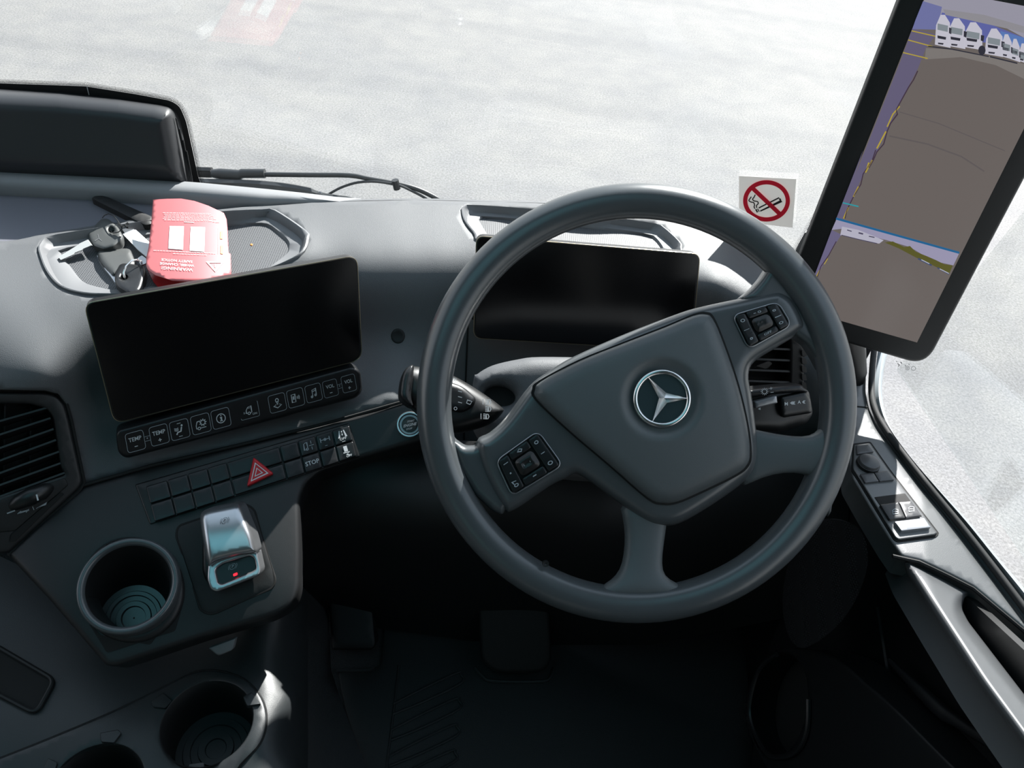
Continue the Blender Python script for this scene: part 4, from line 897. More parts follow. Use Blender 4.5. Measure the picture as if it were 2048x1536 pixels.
# ---- left air vent
PV = pl3((0, 783, .905), (150, 960, .955), (0, 1100, .92)); nv = PV.n
va = thing('air_vent', 'slatted air vent with thumbwheel at the left end of the centre fascia', 'air vent', PV.at(60, 950))
sl_area = rnd([(-110, 806), (60, 808), (93, 817), (106, 835), (121, 935), (130, 949), (0, 993), (-110, 1030)], [0, 10, 8, 8, 5, 5, 0, 0])
pad('vent_frame', rnd([(-110, 783), (88, 783), (114, 790), (131, 810), (139, 840), (166, 962), (160, 976), (18, 1106), (0, 1108), (-110, 1108)], [0, 12, 10, 10, 10, 8, 8, 8, 0, 0]), PV, FASC, va, prof=rprof(7, .005), skirt=.04, step=12, rings=(1.5, 4, 7), holes=[sl_area], ang=70)
tube('frame_gap', [PV.at(x, y, -.004) for x, y in ((-110, 781), (88, 780), (115, 788), (133, 808), (142, 840), (168, 964), (160, 979), (16, 1111))], .0022, VOID, va, n=6)
pad('duct', [(-110, 800), (100, 800), (125, 840), (140, 955), (0, 1000), (-110, 1035)], lambda x, y, h=0: PV.at(x, y, h-.035), VOID, va, skirt=.001, step=60)
for (y0, x1, y1) in ((842, 88, 817), (869, 95, 838), (896, 101, 860), (921, 106, 882), (946, 113, 905), (970, 119, 927), (993, 125, 947)):
    sl = (y0-y1)/x1; a = (-110, y0+110*sl); b = (x1+6, y1-6*sl)
    q = [PV.at(*a, -.002), PV.at(*b, -.002), PV.at(b[0]-3, b[1]+3, -.022)+Vector((0, 0, -.006)), PV.at(a[0], a[1]+3, -.022)+Vector((0, 0, -.006))]
    mesh('slat', q, [[0, 1, 2, 3]], FASC, va, smooth=False, solid=.0022)
for x in (-45, 10, 62):
    mesh('vane', [PV.at(x, 812, -.024), PV.at(x-3, 1000, -.024), PV.at(x-3, 1000, -.034), PV.at(x, 812, -.034)], [[0, 1, 2, 3]], BLKM, va, smooth=False, solid=.0015)
pad('control_strip', rnd([(-110, 1040), (0, 1003), (130, 955), (137, 970), (120, 985), (30, 1062), (-110, 1075)], 4), lambda x, y, h=0: PV.at(x, y, h+.001), BLKM, va, prof=rprof(3, .001), skirt=.003, step=12, rings=(1, 2.5))
tube('thumbwheel', [PV.at(24, 1012, -.004), PV.at(40, 1003, .002), PV.at(62, 993, .004), PV.at(85, 983, .002), PV.at(101, 973, -.004)], [.006, .0095, .0105, .0095, .006], BLK, va, n=16)
d = Dec(lambda u, v: PV.at(u, v, .0147)); d.line([(73, 989), (76, 1001)], 3.4).build('wheel_marker', PRT, va)
d = Dec(lambda u, v: PV.at(u, v, .0018)); d.line([(35, 1028), (42, 1022)], 1.6).line([(37, 1026), (58, 1020)], 3).line([(58, 1018), (52, 1025)], 1.5).line([(65, 1013), (68, 1020)], 1.5).poly([(72, 1018), (94, 1004), (92, 1010), (73, 1016)]).line([(14, 1027), (30, 1021)], 2.5).build('airflow_marks', PRTD, va)
pad('lower_recess_shade', rnd([(22, 1070), (88, 1012), (122, 985), (128, 988), (28, 1084), (20, 1084)], 4), lambda x, y, h=0: PV.at(x, y, h+.0018), VOID, va, skirt=.001, step=20)  # black patch on the surface, colouring in the shade of a recess
# ---- right air vent behind the wheel
PRV = pl3((1490, 690, 1.02), (1610, 690, 1.02), (1500, 790, 1.05))
vb = thing('air_vent', 'small slatted air vent seen through the wheel above the right stalk', 'air vent', PRV.at(1540, 740))
pad('vent_frame', rnd([(1440, 640), (1600, 640), (1607, 700), (1608, 775), (1598, 812), (1440, 820)], 6), PRV, BLKM, vb, prof=rprof(5, .004), skirt=.03, step=14, rings=(1.5, 4), holes=[rnd([(1455, 655), (1578, 655), (1582, 700), (1580, 790), (1455, 800)], 5)])
pad('duct', [(1440, 640), (1595, 640), (1590, 800), (1440, 815)], lambda x, y, h=0: PRV.at(x, y, h-.03), VOID, vb, skirt=.001, step=60)
for y in (672, 694, 716, 738, 760, 782):
    q = [PRV.at(1452, y, -.004), PRV.at(1583, y+5, -.004), PRV.at(1583, y+3, -.02), PRV.at(1452, y-2, -.02)]
    mesh('slat', q, [[0, 1, 2, 3]], FASC, vb, smooth=False, solid=.0025)
pad('slider_tab', rnd([(1512, 732), (1538, 722), (1545, 727), (1533, 738)], 3), lambda x, y, h=0: PRV.at(x, y, h+.004), BLK, vb, skirt=.008, step=10)
for y in (700, 716, 732, 748, 764): pad('side_clip', rnd([(1604, y), (1612, y+1), (1614, y+13), (1605, y+12)], 2), lambda x, y_, h=0: PRV.at(x, y_, h+.004), FASC, vb, skirt=.01, step=8)

# ================================================================== lower console
cn = thing('centre_console', 'dark lower console with cup wells below the centre fascia', 'console', atD(300, 1450, 1.2))
ctrlC = [(-110, 1000, 1.08), (-110, 1250, 1.0), (-110, 1500, .91), (200, 1300, 1.02), (200, 1500, .935), (450, 1250, 1.05), (450, 1300, 1.025), (415, 1445, .96), (415, 1600, .91), (560, 1200, 1.06), (560, 1400, .98), (560, 1536, .93), (595, 1200, 1.085), (595, 1400, 1.0), (595, 1536, .95), (612, 1200, 1.14), (612, 1400, 1.06), (612, 1536, 1.01), (0, 1700, .87), (600, 1700, .90), (300, 1150, 1.12)]
fC = tps(ctrlC)
def FC(x, y, h=0.0): return atD(x, y, fC(x, y)-h)
CON = mat('console_plastic', (0.024, 0.027, 0.0285), 0.42, bump=0.25, scale=1200, dist=0.0004)
ins = crv([(-110, 1560), (0, 1517), (103, 1476), (239, 1418), (342, 1367), (393, 1344), (441, 1343), (489, 1360), (523, 1397), (533, 1442), (520, 1486), (480, 1530), (420, 1600), (200, 1700), (-110, 1720)], 4)
zc1 = FC(415, 1445, .004); 
def well_px(c3, r, n=48): 
    out = []
    for k in range(n):
        p = c3+Vector((r*math.cos(2*PI*k/n), r*math.sin(2*PI*k/n), 0)); d_ = p.dot(FW); out.append((1024+FPX*p.dot(RT)/d_, 768-FPX*p.dot(UP)/d_))
    return out
w1 = well_px(zc1, .052); zc2 = FC(190, 1580, .004); w2 = well_px(zc2, .052)
pad('body', rnd([(-110, 1060), (100, 1160), (300, 1150), (560, 1180), (613, 1180), (613, 1540), (613, 1720), (-110, 1720)], [0, 0, 0, 0, 4, 0, 0, 0]), FC, CON, cn, skirt=.02, step=18, holes=[w1, w2], nrm=Vector((0, -.2, 1)), ang=70)
pad('cup_insert', ins, lambda x, y, h=0: FC(x, y, h+.004), CON, cn, prof=rprof(3, .002), skirt=.004, step=14, rings=(1, 2.5), holes=[w1, w2], nrm=Vector((0, -.2, 1)))
tube('insert_gap', [FC(x, y, .0005) for x, y in ins[:48]], .0018, VOID, cn, n=6)
for c3 in (zc1, zc2):
    lathe('cup_well', c3, Vector((0, 0, 1)), [(.0535, .001), (.052, .0), (.050, -.03), (.048, -.075)], BLKM, cn, ang=80)
    lathe('rubber_disc', c3+Vector((0, 0, -.075)), Vector((0, 0, 1)), [(.0485, 0), (.040, 0), (.039, .002), (.031, .002), (.030, .0), (.022, .0), (.021, .003), (.013, .003), (.012, .001), (0.0, .001)], CON, cn, ang=30)
for P in ([(303, 1403), (326, 1385), (345, 1402), (331, 1417), (306, 1414)], [(486, 1394), (503, 1384), (522, 1408), (494, 1412)], [(200, 1466), (236, 1459), (243, 1466), (228, 1486), (202, 1484)], [(96, 1516), (115, 1525), (110, 1542), (85, 1540)], [(377, 1528), (408, 1524), (410, 1545), (375, 1545)]):
    pad('cup_clip', rnd(P, 3), lambda x, y, h=0: FC(x, y, h+.008), CON, cn, prof=rprof(2, .001), skirt=.006, step=8, rings=(1,), nrm=Vector((0, 0, 1)))
slot = rnd([(-110, 1240), (0, 1296), (109, 1360), (72, 1428), (0, 1390), (-110, 1340)], [0, 8, 16, 20, 8, 0])
tube('pocket_rim', [FC(x, y, .003) for x, y in slot], .0028, BLKM, cn, n=8)
pad('pocket_shade', slot, lambda x, y, h=0: FC(x, y, h+.001), VOID, cn, skirt=.001, step=30, nrm=Vector((0, 0, 1)))  # no cavity: shade inside the pocket painted as a flat black sheet
pad('latch_tab', rnd([(417, 1296), (472, 1276), (466, 1300), (436, 1312)], [2, 2, 6, 6]), lambda x, y, h=0: FB(400, 1250, h)*1.0 if False else atD(x, y, .952-h), TRAY, dash, prof=rprof(3, .002), skirt=.006, step=8, rings=(1, 2.5))
# grained tunnel side between console and floor
ctrlT = [(606, 1100, 1.30), (606, 1300, 1.12), (606, 1536, 1.00), (640, 1200, 1.34), (650, 1340, 1.26), (690, 1440, 1.235), (750, 1536, 1.20), (700, 1700, 1.1), (606, 1700, .95), (650, 1000, 1.40), (640, 1500, 1.10)]
fT = tps(ctrlT)
FTn = lambda x, y, h=0.0: atD(x, y, fT(x, y)-h)
o = pad('tunnel_side', [(600, 1000), (650, 1000), (655, 1160), (662, 1340), (682, 1400), (700, 1450), (724, 1512), (760, 1600), (760, 1720), (600, 1720)], FTn, TUN, cn, skirt=.004, step=20, nrm=Vector((1, -.2, .3)).normalized(), ang=80)

# ================================================================== footwell
PFm = Pl(Vector((0, 0, -1.262)), Vector((0, 0, 1)))
fm = thing('floor_mat', 'black rubber floor mat with slanted ribs under the steering wheel', 'floor mat', Vector((.05, .6, -1.27)))
matO = rnd([(676, 1341), (740, 1341), (762, 1328), (768, 1240), (775, 1090), (1480, 1090), (1520, 1700), (770, 1700), (721, 1508), (697, 1443), (680, 1375)], [4, 10, 10, 6, 0, 0, 0, 0, 10, 20, 20])
pad('mat_sheet', matO, PFm, FLMAT, fm, prof=rprof(5, .005), skirt=.008, step=30, rings=(1.5, 4), cap=True)
tube('mat_edge', [PFm.at(x, y, .002) for x, y in matO[:12]+[]], .003, FLMAT, fm, n=6)
for k in range(6):
    dx, dy = -4*k, 52*k
    tube('rib', [PFm.at(x+dx, y+dy, .0015) for x, y in crv([(786, 1408), (850, 1375), (915, 1345), (922, 1350), (922, 1366), (850, 1402), (786, 1428)], 4, False)], .0022, FLMAT, fm, n=6)
tube('rib_border', [PFm.at(x, y, .001) for x, y in ((798, 1330), (790, 1400), (780, 1480), (770, 1560))], .002, FLMAT, fm, n=6)
bpd = thing('brake_pedal', 'large dark brake pedal plate under the wheel', 'pedal', PFm.at(1035, 1330, .03))
PP = Pl(PFm.at(1035, 1335, .05), Vector((0, -.8, .6)))
pad('pedal_plate', rnd([(955, 1170), (1095, 1170), (1104, 1320), (1086, 1345), (992, 1347), (962, 1322)], [10, 10, 16, 16, 16, 16]), PP, BLKM, bpd, prof=rprof(8, .006), skirt=.02, step=16, rings=(2, 5, 8), cap=True)
tube('pedal_arm', [PP.at(1030, 1190, -.01), PP.at(1030, 1120, -.02), PP.at(1035, 1060, .0)], .012, BLKM, bpd, n=10)
tube('pedal_border', [PFm.at(x, y, .003) for x, y in crv([(950, 1335), (965, 1352), (985, 1362), (1080, 1363), (1100, 1355), (1108, 1335)], 4, False)], .003, FLMAT, bpd, n=8)
fr = thing('footrest', 'dark footrest block beside the console tunnel', 'footrest', PFm.at(700, 1310, .02))
PF2 = Pl(PFm.at(700, 1300, .03), Vector((0, -.6, .8)))
pad('rest_block', rnd([(655, 1160), (740, 1158), (752, 1290), (744, 1300), (664, 1300)], 6), PF2, BLKM, fr, prof=rprof(6, .006), skirt=.05, step=16, rings=(2, 5), cap=True)

# ================================================================== door
PZ = Pl(Vector((0, 0, -.68)), Vector((0, 0, 1)))
dr = bpy.data.objects.new('door_1', None); COL.objects.link(dr); dr.location = (.58, .55, -1.2); LOC['door_1'] = Vector(dr.location); tag(dr, 'driver door with grey sill, window switches and grab handle', kind='structure')
outE = [(1722, 690), (1733, 720), (1732, 746), (1731, 784), (1738, 818), (1755, 855), (1789, 903), (1843, 976), (1887, 1026), (1946, 1105), (2048, 1240), (2160, 1390)]
inE = [(2160, 1412), (2048, 1261), (1946, 1176), (1895, 1150), (1838, 1123), (1802, 1115), (1779, 1083), (1735, 1012), (1703, 957), (1694, 900), (1700, 850), (1703, 800), (1700, 740), (1690, 690)]
pad('sill', rnd(outE+inE, 6, 3), PZ, DOORP, dr, prof=rprof(9, .006), skirt=.03, step=14, rings=(1.5, 4, 8), ang=70)
for (a, b) in (((1700, 745), (1732, 748)), ((1702, 812), (1736, 815))): tube('sill_seam', [PZ.at(*a, .0003), PZ.at(*b, .0003)], .0009, VOID, dr, n=6)
tube('sill_seam', [PZ.at(x, y, -.002) for x, y in ((1785, 1112), (1802, 1116), (1838, 1124), (1895, 1151), (1946, 1177), (2048, 1262), (2160, 1412))], .0022, VOID, dr, n=6)
cl = crv([(1748, 700), (1744, 745), (1743, 785), (1749, 817), (1765, 850), (1800, 900), (1856, 972), (1920, 1050), (1975, 1120), (2048, 1216), (2160, 1365)], 4, False)
tube('window_seal', [PZ.at(x, y, .004) for x, y in cl], .0042, SEAL, dr, n=10)
bi = crv([(1757, 690), (1751, 745), (1750, 785), (1756, 815), (1773, 848), (1812, 902), (1870, 975), (1932, 1048), (1986, 1116), (2056, 1206), (2168, 1352)], 4, False)
bo = crv([(1778, 690), (1768, 720), (1760, 780), (1767, 830), (1786, 873), (1829, 932), (1890, 998), (1932, 1043), (1990, 1114), (2056, 1192), (2168, 1330)], 4, False)
bo = [(x+4, y-2) for x, y in bo]
loft('frame_lip', [[PZ.at(x, y, .002) for x, y in bi], [PZ.at(x, y, .008) for x, y in [((a[0]*.5+b[0]*.5), (a[1]*.5+b[1]*.5)) for a, b in zip(bi, bo)]], [PZ.at(x, y, .001) for x, y in bo], [PZ.at(x, y, .001)+Vector((.004, 0, -.02)) for x, y in bo], [PZ.at(x, y, .001)+Vector((.02, 0, -.9)) for x, y in bo]], BODY, dr, closed=False, ang=70)
PX = Pl(Vector((.545, .5, -.9)), Vector((-1, -.05, .10)))
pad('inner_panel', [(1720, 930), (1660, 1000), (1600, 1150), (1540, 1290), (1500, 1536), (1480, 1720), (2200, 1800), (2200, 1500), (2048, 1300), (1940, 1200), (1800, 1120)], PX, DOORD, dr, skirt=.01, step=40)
grab = [(1797, 1108), (1838, 1125), (1897, 1153), (1953, 1182), (1951, 1190), (1931, 1199), (1924, 1216), (1937, 1244), (2048, 1388), (2160, 1530), (2160, 1640), (2048, 1495), (1955, 1368), (1872, 1240), (1815, 1150)]
GH = mat('grab_handle_plastic', (0.10, 0.103, 0.107), 0.30, bump=0.06, scale=1500, dist=0.0002)
PZg = Pl(Vector((0, 0, -.70)), Vector((-.35, -.1, 1)))
PZg = pl3(PZ.at(1838, 1123, -.006), PZ.at(2048, 1261, -.006), atX(1955, 1368, .485))
pad('grab_handle', rnd(grab, [4, 0, 0, 5, 6, 8, 12, 10, 0, 0, 0, 0, 20, 20, 10], 4), PZg, GH, dr, prof=rprof(24, .022), skirt=.03, step=9, rings=(2, 6, 12, 18, 24), ang=80)
pad('grab_recess', [(1900, 1160), (1946, 1176), (2048, 1261), (2160, 1412), (2160, 1540), (2048, 1400), (1920, 1230)], lambda x, y, h=0: PZ.at(x, y, h-.06), VOID, dr, skirt=.002, step=60)
# door pocket and bottle holder
PXp = Pl(PX.p+PX.n*.07, PX.n)
bot_h = ell(1559, 1410, 56, 104, 40, rot=8)
pk_out = crv([(1560, 1298), (1520, 1328), (1494, 1390), (1492, 1440), (1512, 1495), (1560, 1570), (1700, 1720), (2100, 1760), (2060, 1680), (1889, 1512), (1795, 1418), (1736, 1367), (1678, 1318), (1619, 1298)], 4)
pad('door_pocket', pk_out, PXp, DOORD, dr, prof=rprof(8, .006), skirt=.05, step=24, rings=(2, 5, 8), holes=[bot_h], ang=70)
tube('pocket_rim', [PXp.at(x, y, .003) for x, y in crv([(1553, 1309), (1521, 1336), (1503, 1391), (1501, 1438), (1521, 1488), (1547, 1514), (1592, 1504), (1614, 1461), (1617, 1398)], 5, False)], .0035, DOORD, dr, n=8)
pad('bottle_well', bot_h, lambda x, y, h=0: PXp.at(x, y, h-.045), VOID, dr, skirt=.001, step=40)
tube('pocket_crease', [PX.at(x, y, .003) for x, y in ((1756, 1215), (1768, 1290), (1779, 1359), (1795, 1383), (1870, 1460), (1950, 1545))], .003, DOORD, dr, n=6)
tube('armrest_edge', [PX.at(x, y, .03) for x, y in ((1779, 1320), (1810, 1352), (1842, 1383), (1870, 1410), (1892, 1430), (1925, 1450), (2000, 1500), (2060, 1540))], [.003, .005, .007, .008, .008, .006, .005, .004], DOORD, dr, n=10)
pad('speaker_grille', crv([(1600, 1080), (1660, 1040), (1720, 1060), (1735, 1130), (1700, 1220), (1640, 1280), (1590, 1290), (1570, 1200)], 5), lambda x, y, h=0: PX.at(x, y, h+.10), SPK, dr, skirt=.01, step=30)

ds = thing('door_switch_panel', 'raised switch cluster with mirror knob and window rockers on the door sill', 'switch panel', PZ.at(1780, 990))
PZs = lambda x, y, h=0: PZ.at(x, y, h+.0005)
pad('panel_plate', rnd([(1708, 890), (1740, 886), (1778, 940), (1875, 1066), (1870, 1070), (1797, 1080), (1790, 1076), (1706, 938)], 4), PZs, DOORP, ds, prof=rprof(4, .003), skirt=.006, step=12, rings=(1, 3), nrm=PZ.n, h0=.004)
pad('plate_gap', rnd([(1706, 887), (1741, 883), (1780, 938), (1879, 1067), (1872, 1074), (1796, 1084), (1788, 1080), (1703, 940)], 4), PZs, VOID, ds, skirt=.002, step=40, nrm=PZ.n, h0=.0006)
def sw2(name, P, m=SWL, h=.0068, r=2.0): return pad(name, rnd(P, r), PZs, m, ds, prof=rprof(2, .001), skirt=.004, step=8, rings=(.8, 1.8), nrm=PZ.n, h0=h)
sw2('blank_switch', [(1712, 890), (1737, 888), (1748, 904), (1714, 909)])
sw2('lock_switch', [(1720, 948), (1747, 945), (1758, 963), (1730, 966)]); sw2('lock_switch', [(1748, 945), (1775, 941), (1789, 960), (1759, 963)])
sw2('window_recess', [(1748, 994), (1810, 986), (1845, 1033), (1779, 1040)], VOID, .0046)
for P, q in (([(1760, 1009), (1797, 1004), (1811, 1036), (1779, 1039)], (1791, 1024)), ([(1798, 1004), (1822, 1002), (1843, 1031), (1812, 1036)], (1823, 1019))):
    s2 = sw2('window_rocker', P, BLK if q[0] < 1800 else SWL, .008)
    d = Dec(lambda u, v, q=q: PZs(q[0]+u, q[1]+v, .0085)); d.line([(-5, 4), (-6, -3), (-2, -6), (5, -5), (5, 3)], 1.2, True).line([(-6, -1), (5, -1)], 1).build('window_symbol', PRTD, s2)
sw2('silver_switch', [(1789, 1043), (1849, 1036), (1862, 1055), (1803, 1062)], SLVD, .0085)
ck = PZs(1736, 928, .006); kk = ck.dot(FW)/FPX
lathe('mirror_knob', ck, PZ.n, [(.0125, 0), (.0125, .004), (.0118, .0055), (.0105, .006), (.0, .0066)], SWL, ds, n=36)
lathe('knob_skirt', ck, PZ.n, [(.0140, -.003), (.0138, .002), (.012, .0025)], BLK, ds, n=36)

# marks etched on the side window
sm = Dec(lambda u, v: atX(u, v, .660))
sm.ring(1827, 737, 4.2, .7, 16).ring(1815, 736, 4, .6, 16).ring(1815, 736, 2, .6, 10).line([(1795, 727), (1799, 730), (1796, 733)], 1.4).line([(1801, 724), (1804, 727)], 1.6).line([(1810, 730), (1812, 733)], 1).line([(1792, 722), (1795, 724)], .8).line([(1817, 728), (1819, 730)], 1)
o = sm.build('glass_mark', PRTK); tag(o, 'tiny etched maker marks low on the side window', 'glass marking')

# ================================================================== windscreen items
fo = [(-110, 160), (0, 167), (171, 173), (273, 189), (342, 202), (359, 213), (372, 243), (396, 353), (403, 372), (340, 420), (-110, 400)]
fp = thing('windscreen_print', 'black printed band with dotted edge on the windscreen around the camera box', 'windscreen print', FWS(200, 380, .004))
pad('black_band', rnd(fo, [0, 0, 0, 20, 14, 10, 10, 0, 0, 0, 0]), lambda x, y, h=0: FWS(x, y, h+.005), SEAL, fp, skirt=.001, step=24, nrm=Vector((0, -.94, -.33)))
def dots(path, name, par, offs=((2.6, 1.3), (5.2, 1.05), (7.8, .8)), sp_=2.7):
    V = []; F = []; P = [np.array(p, float) for p in path]
    L = [0]
    for a, b in zip(P, P[1:]): L.append(L[-1]+np.linalg.norm(b-a))
    for ri, (off, r) in enumerate(offs):
        s_ = (ri % 2)*sp_/2
        while s_ < L[-1]:
            i = max(k for k in range(len(P)-1) if L[k] <= s_); t = P[i+1]-P[i]; t = t/np.linalg.norm(t); nn = np.array([t[1], -t[0]])
            c = P[i]+t*(s_-L[i])+nn*off; b = len(V)
            for k in range(6): V.append(FWS(c[0]+r*math.cos(k*PI/3), c[1]+r*math.sin(k*PI/3), .005))
            F.append([b+k for k in range(6)]); s_ += sp_
    return mesh(name, V, F, SEAL, par, smooth=False)
o = dots(rnd(fo, [0, 0, 0, 20, 14, 10, 10, 0, 0, 0, 0])[:30], 'dotted_edge', fp); o['kind'] = 'stuff'
d = Dec(lambda u, v: FWS(u, v, .0066)); d.line([(174, 174), (178, 190)], 1.8).build('gap_line', PRT, fp)
fp2 = thing('windscreen_print', 'dotted black windscreen edge left of the tall monitor', 'windscreen print', FWS(1600, 500, .004))
pad('black_band', [(1655, 400), (1700, 400), (1700, 560), (1578, 560), (1582, 524)], lambda x, y, h=0: FWS(x, y, h+.005), SEAL, fp2, skirt=.001, step=24, nrm=Vector((0, -.94, -.33)))
o = dots([(1578, 530), (1582, 524), (1655, 400)], 'dotted_edge', fp2, ((2.6, 1.2), (5.2, 1.0), (7.8, .8), (10.4, .6))); o['kind'] = 'stuff'
hx = thing('camera_box', 'black moulded camera box on the ledge at the bottom of the windscreen', 'camera box', atZ(200, 360, -.60))
PH = Pl(atZ(200, 362, -.60), Vector((.10, -1, .30)))
ho = [(-110, 176), (0, 182), (120, 188), (239, 199), (320, 210), (340, 215), (350, 226), (362, 290), (378, 374), (200, 364), (-110, 352)]
pad('housing', rnd(ho, [0, 0, 0, 0, 10, 10, 8, 10, 4, 0, 0]), PH, mat('box_plastic', (0.024, 0.025, 0.028), .42, spec=.6), hx, prof=lambda d: .045*math.sqrt(max(0, 1-(1-min(d, 42)/42)**2))-.045, skirt=.02, step=8, rings=(1, 3, 7, 13, 20, 28, 35, 42), ang=80)
for k in range(4): tube('side_rib', [PH.at(354+k*7-2, 236+k*22, -.028), PH.at(366+k*5, 300+k*14, -.03), PH.at(376+k*3, 366, -.03)], .0012, FASC, hx, n=6)
# wipers, outside
wp = thing('windscreen_wiper', 'black wiper arm with washer hose outside the windscreen', 'wiper', atY(600, 360, 1.22))
YW = 1.215
def wt(name, pts, r, par, y=YW, m=WIP, **k): return tube(name, [atY(px, py, y) for px, py in crv(pts, 4, False)], r, m, par, **k)
wt('arm', [(395, 345), (425, 346), (470, 349), (530, 349), (620, 350), (700, 351), (740, 358), (790, 367), (830, 377), (860, 390), (884, 405), (890, 420)], .0042, wp, n=10)
tube('arm_sleeve', [atY(px, py, YW) for px, py in ((424, 347), (440, 348), (480, 351), (484, 347), (530, 347))], [.007, .0095, .0095, .008, .008], WIP, wp, n=10)
tube('arm_end', [atY(px, py, YW+.004) for px, py in ((392, 344), (424, 345))], .009, BLK, wp, n=8)
wt('washer_hose', [(655, 390), (672, 380), (690, 372), (715, 365), (745, 363), (775, 366), (800, 371), (830, 385), (850, 396), (866, 408)], .0022, wp, y=YW-.006, m=SLVD if False else WIP, n=8)
tube('hose_clip', [atY(790, 360, YW-.006), atY(794, 378, YW-.006)], .006, WIP, wp, n=8)
wb = thing('wiper_blade', 'flat black wiper blade lying along the windscreen foot', 'wiper blade', atY(600, 390, 1.2))
wt('blade', [(395, 367), (430, 368), (500, 370), (560, 375), (620, 385), (660, 395), (730, 402), (800, 404)], [.0085]*9+[.0085]*8+[.006]*6+[.003]*6, wb, y=1.20, n=8)
wt('blade_rubber', [(395, 376), (500, 381), (600, 389), (680, 399)], .0016, wb, y=1.19, n=6, m=SLVD)
lathe('pivot', atY(640, 387, 1.19), Vector((0, -1, 0)), [(.004, 0), (.004, .003), (0, .004)], SLVD, wb, n=12)

# no smoking sticker on the glass
SQ = [(1478, 352), (1592.5, 358.5), (1585, 455.5), (1478, 442)]
stick = pad('no_smoking_sticker', SQ, lambda x, y, h=0: FWS(x, y, h+.0045), STK, None, skirt=.0006, step=20, nrm=Vector((0, -.94, -.33)))
tag(stick, 'square white sticker with red no smoking circle on the windscreen', 'sticker')
FS_ = lambda u, v: FWS(u, v, .0054); FS2 = lambda u, v: FWS(u, v, .0060)
def zs(x, y): return (1430+x/10.24, 330+y/10.24)
d = Dec(FS_)
for off in (-1, 1):
    pass
smk = lambda P, w_: d.line([zs(*p) for p in crv(P, 4, False)], w_)
smk([(825, 605), (800, 660), (770, 700), (800, 735), (870, 750), (885, 790), (850, 830), (855, 880)], 2.2)
smk([(745, 650), (715, 690), (695, 730), (740, 760), (790, 770), (810, 820), (800, 860), (820, 895)], 2.2)
d.line([zs(895, 880), zs(1310, 672), zs(1365, 735), zs(925, 945)], 2.6).line([zs(1318, 690), zs(1345, 720)], 3.5)
d.line([zs(870, 895), zs(905, 955)], 2.0).line([zs(835, 905), zs(870, 970)], 3.0)
d.build('cigarette_symbol', STKK, stick)
d = Dec(FS2); d.ring(zs(1055, 735)[0], zs(1055, 735)[1], 42.6, 8.6, 56, ry=37.2).line([zs(775, 480), zs(1335, 1010)], 8.6).build('prohibition_ring', STKR, stick)

# ================================================================== things in the left tray
PKt = lambda z: Pl(Vector((0, 0, ZD+z)), Vector((0, 0, 1)))
def z6(x, y): return (100+x/5.12, 380+y/5.12)
UPZ = Vector((0, 0, 1))
k1 = thing('truck_key', 'grey-headed key with silver blade in the left dashboard tray', 'key', PKt(-.02).at(200, 480))
Pk = Pl(PKt(.003).at(200, 470), Vector((-.15, -.1, 1)))
KG = mat('key_grey', (0.07, 0.073, 0.072), 0.45)
hole = ell(*z6(628, 410), 5.6, 5.6, 20)
hd = pad('key_head', rnd([z6(*p) for p in ((385, 440), (530, 290), (600, 295), (700, 385), (738, 450), (730, 520), (660, 580), (550, 612), (450, 580), (398, 500))], 5), Pk, KG, k1, prof=rprof(9, .004), skirt=.009, step=6, rings=(1.5, 4, 8), holes=[hole], cap=True)
pad('key_hole', hole, lambda x, y, h=0: Pk.at(x, y, h-.008), VOID, k1, skirt=.001, step=10)
pad('blade', [z6(*p) for p in ((85, 685), (110, 716), (240, 660), (255, 640), (330, 612), (340, 600), (425, 565), (385, 508), (300, 548), (290, 560))], lambda x, y, h=0: Pk.at(x, y, h+.001), STEEL, k1, skirt=.0025, step=10, cap=True)
d = Dec(lambda u, v: Pk.at(*z6(u, v), .0004)); d.line([(500, 495), (490, 450)], 6).line([(500, 495), (460, 520)], 6).line([(500, 495), (530, 520)], 6).build('head_star', TRAY, k1)
kr = thing('cable_loop', 'thin black cable loop tying the grey key to the white strap', 'cable loop', PKt(-.005).at(235, 450))
tube('cable', [Pk.at(*z6(x, y), h) for x, y, h in ((535, 285, .001), (560, 258, .004), (600, 243, .008), (650, 262, .01), (690, 310, .01), (725, 370, .008), (740, 400, .006), (700, 432, .004), (650, 440, .002), (622, 420, .0))], .0007, BLK, kr, n=6)
tube('clasp', [Pk.at(*z6(x, y), .008) for x, y in ((700, 345), (745, 375), (800, 340), (770, 360), (790, 385))], .0016, BLK, kr, n=6)
strap = thing('key_strap', 'white plastic strap tag lying across the tray', 'key tag', PKt(-.01).at(280, 490))
pad('strap', [z6(*p) for p in ((748, 452), (800, 405), (880, 408), (960, 480), (1060, 570), (1060, 720), (985, 680), (900, 610))], lambda x, y, h=0: PKt(-.002).at(x, y, h), STRAP, strap, skirt=.0012, step=10, nrm=UPZ)
pad('strap_clip', [z6(*p) for p in ((700, 345), (740, 350), (800, 400), (860, 400), (765, 440))], lambda x, y, h=0: PKt(-.001).at(x, y, h), SLV, strap, skirt=.002, step=10, nrm=UPZ)
k2 = thing('key_fob', 'rounded grey remote fob with silver edge in the left tray', 'key fob', PKt(-.011).at(255, 520))
fobo = [z6(*p) for p in ((485, 650), (505, 622), (560, 608), (790, 598), (830, 615), (880, 720), (870, 800), (720, 850), (640, 880), (560, 800), (500, 720))]
pad('fob_body', rnd(fobo, 5), PKt(-.001), KG, k2, prof=rprof(14, .006), skirt=.010, step=6, rings=(2, 6, 10, 14), cap=True)
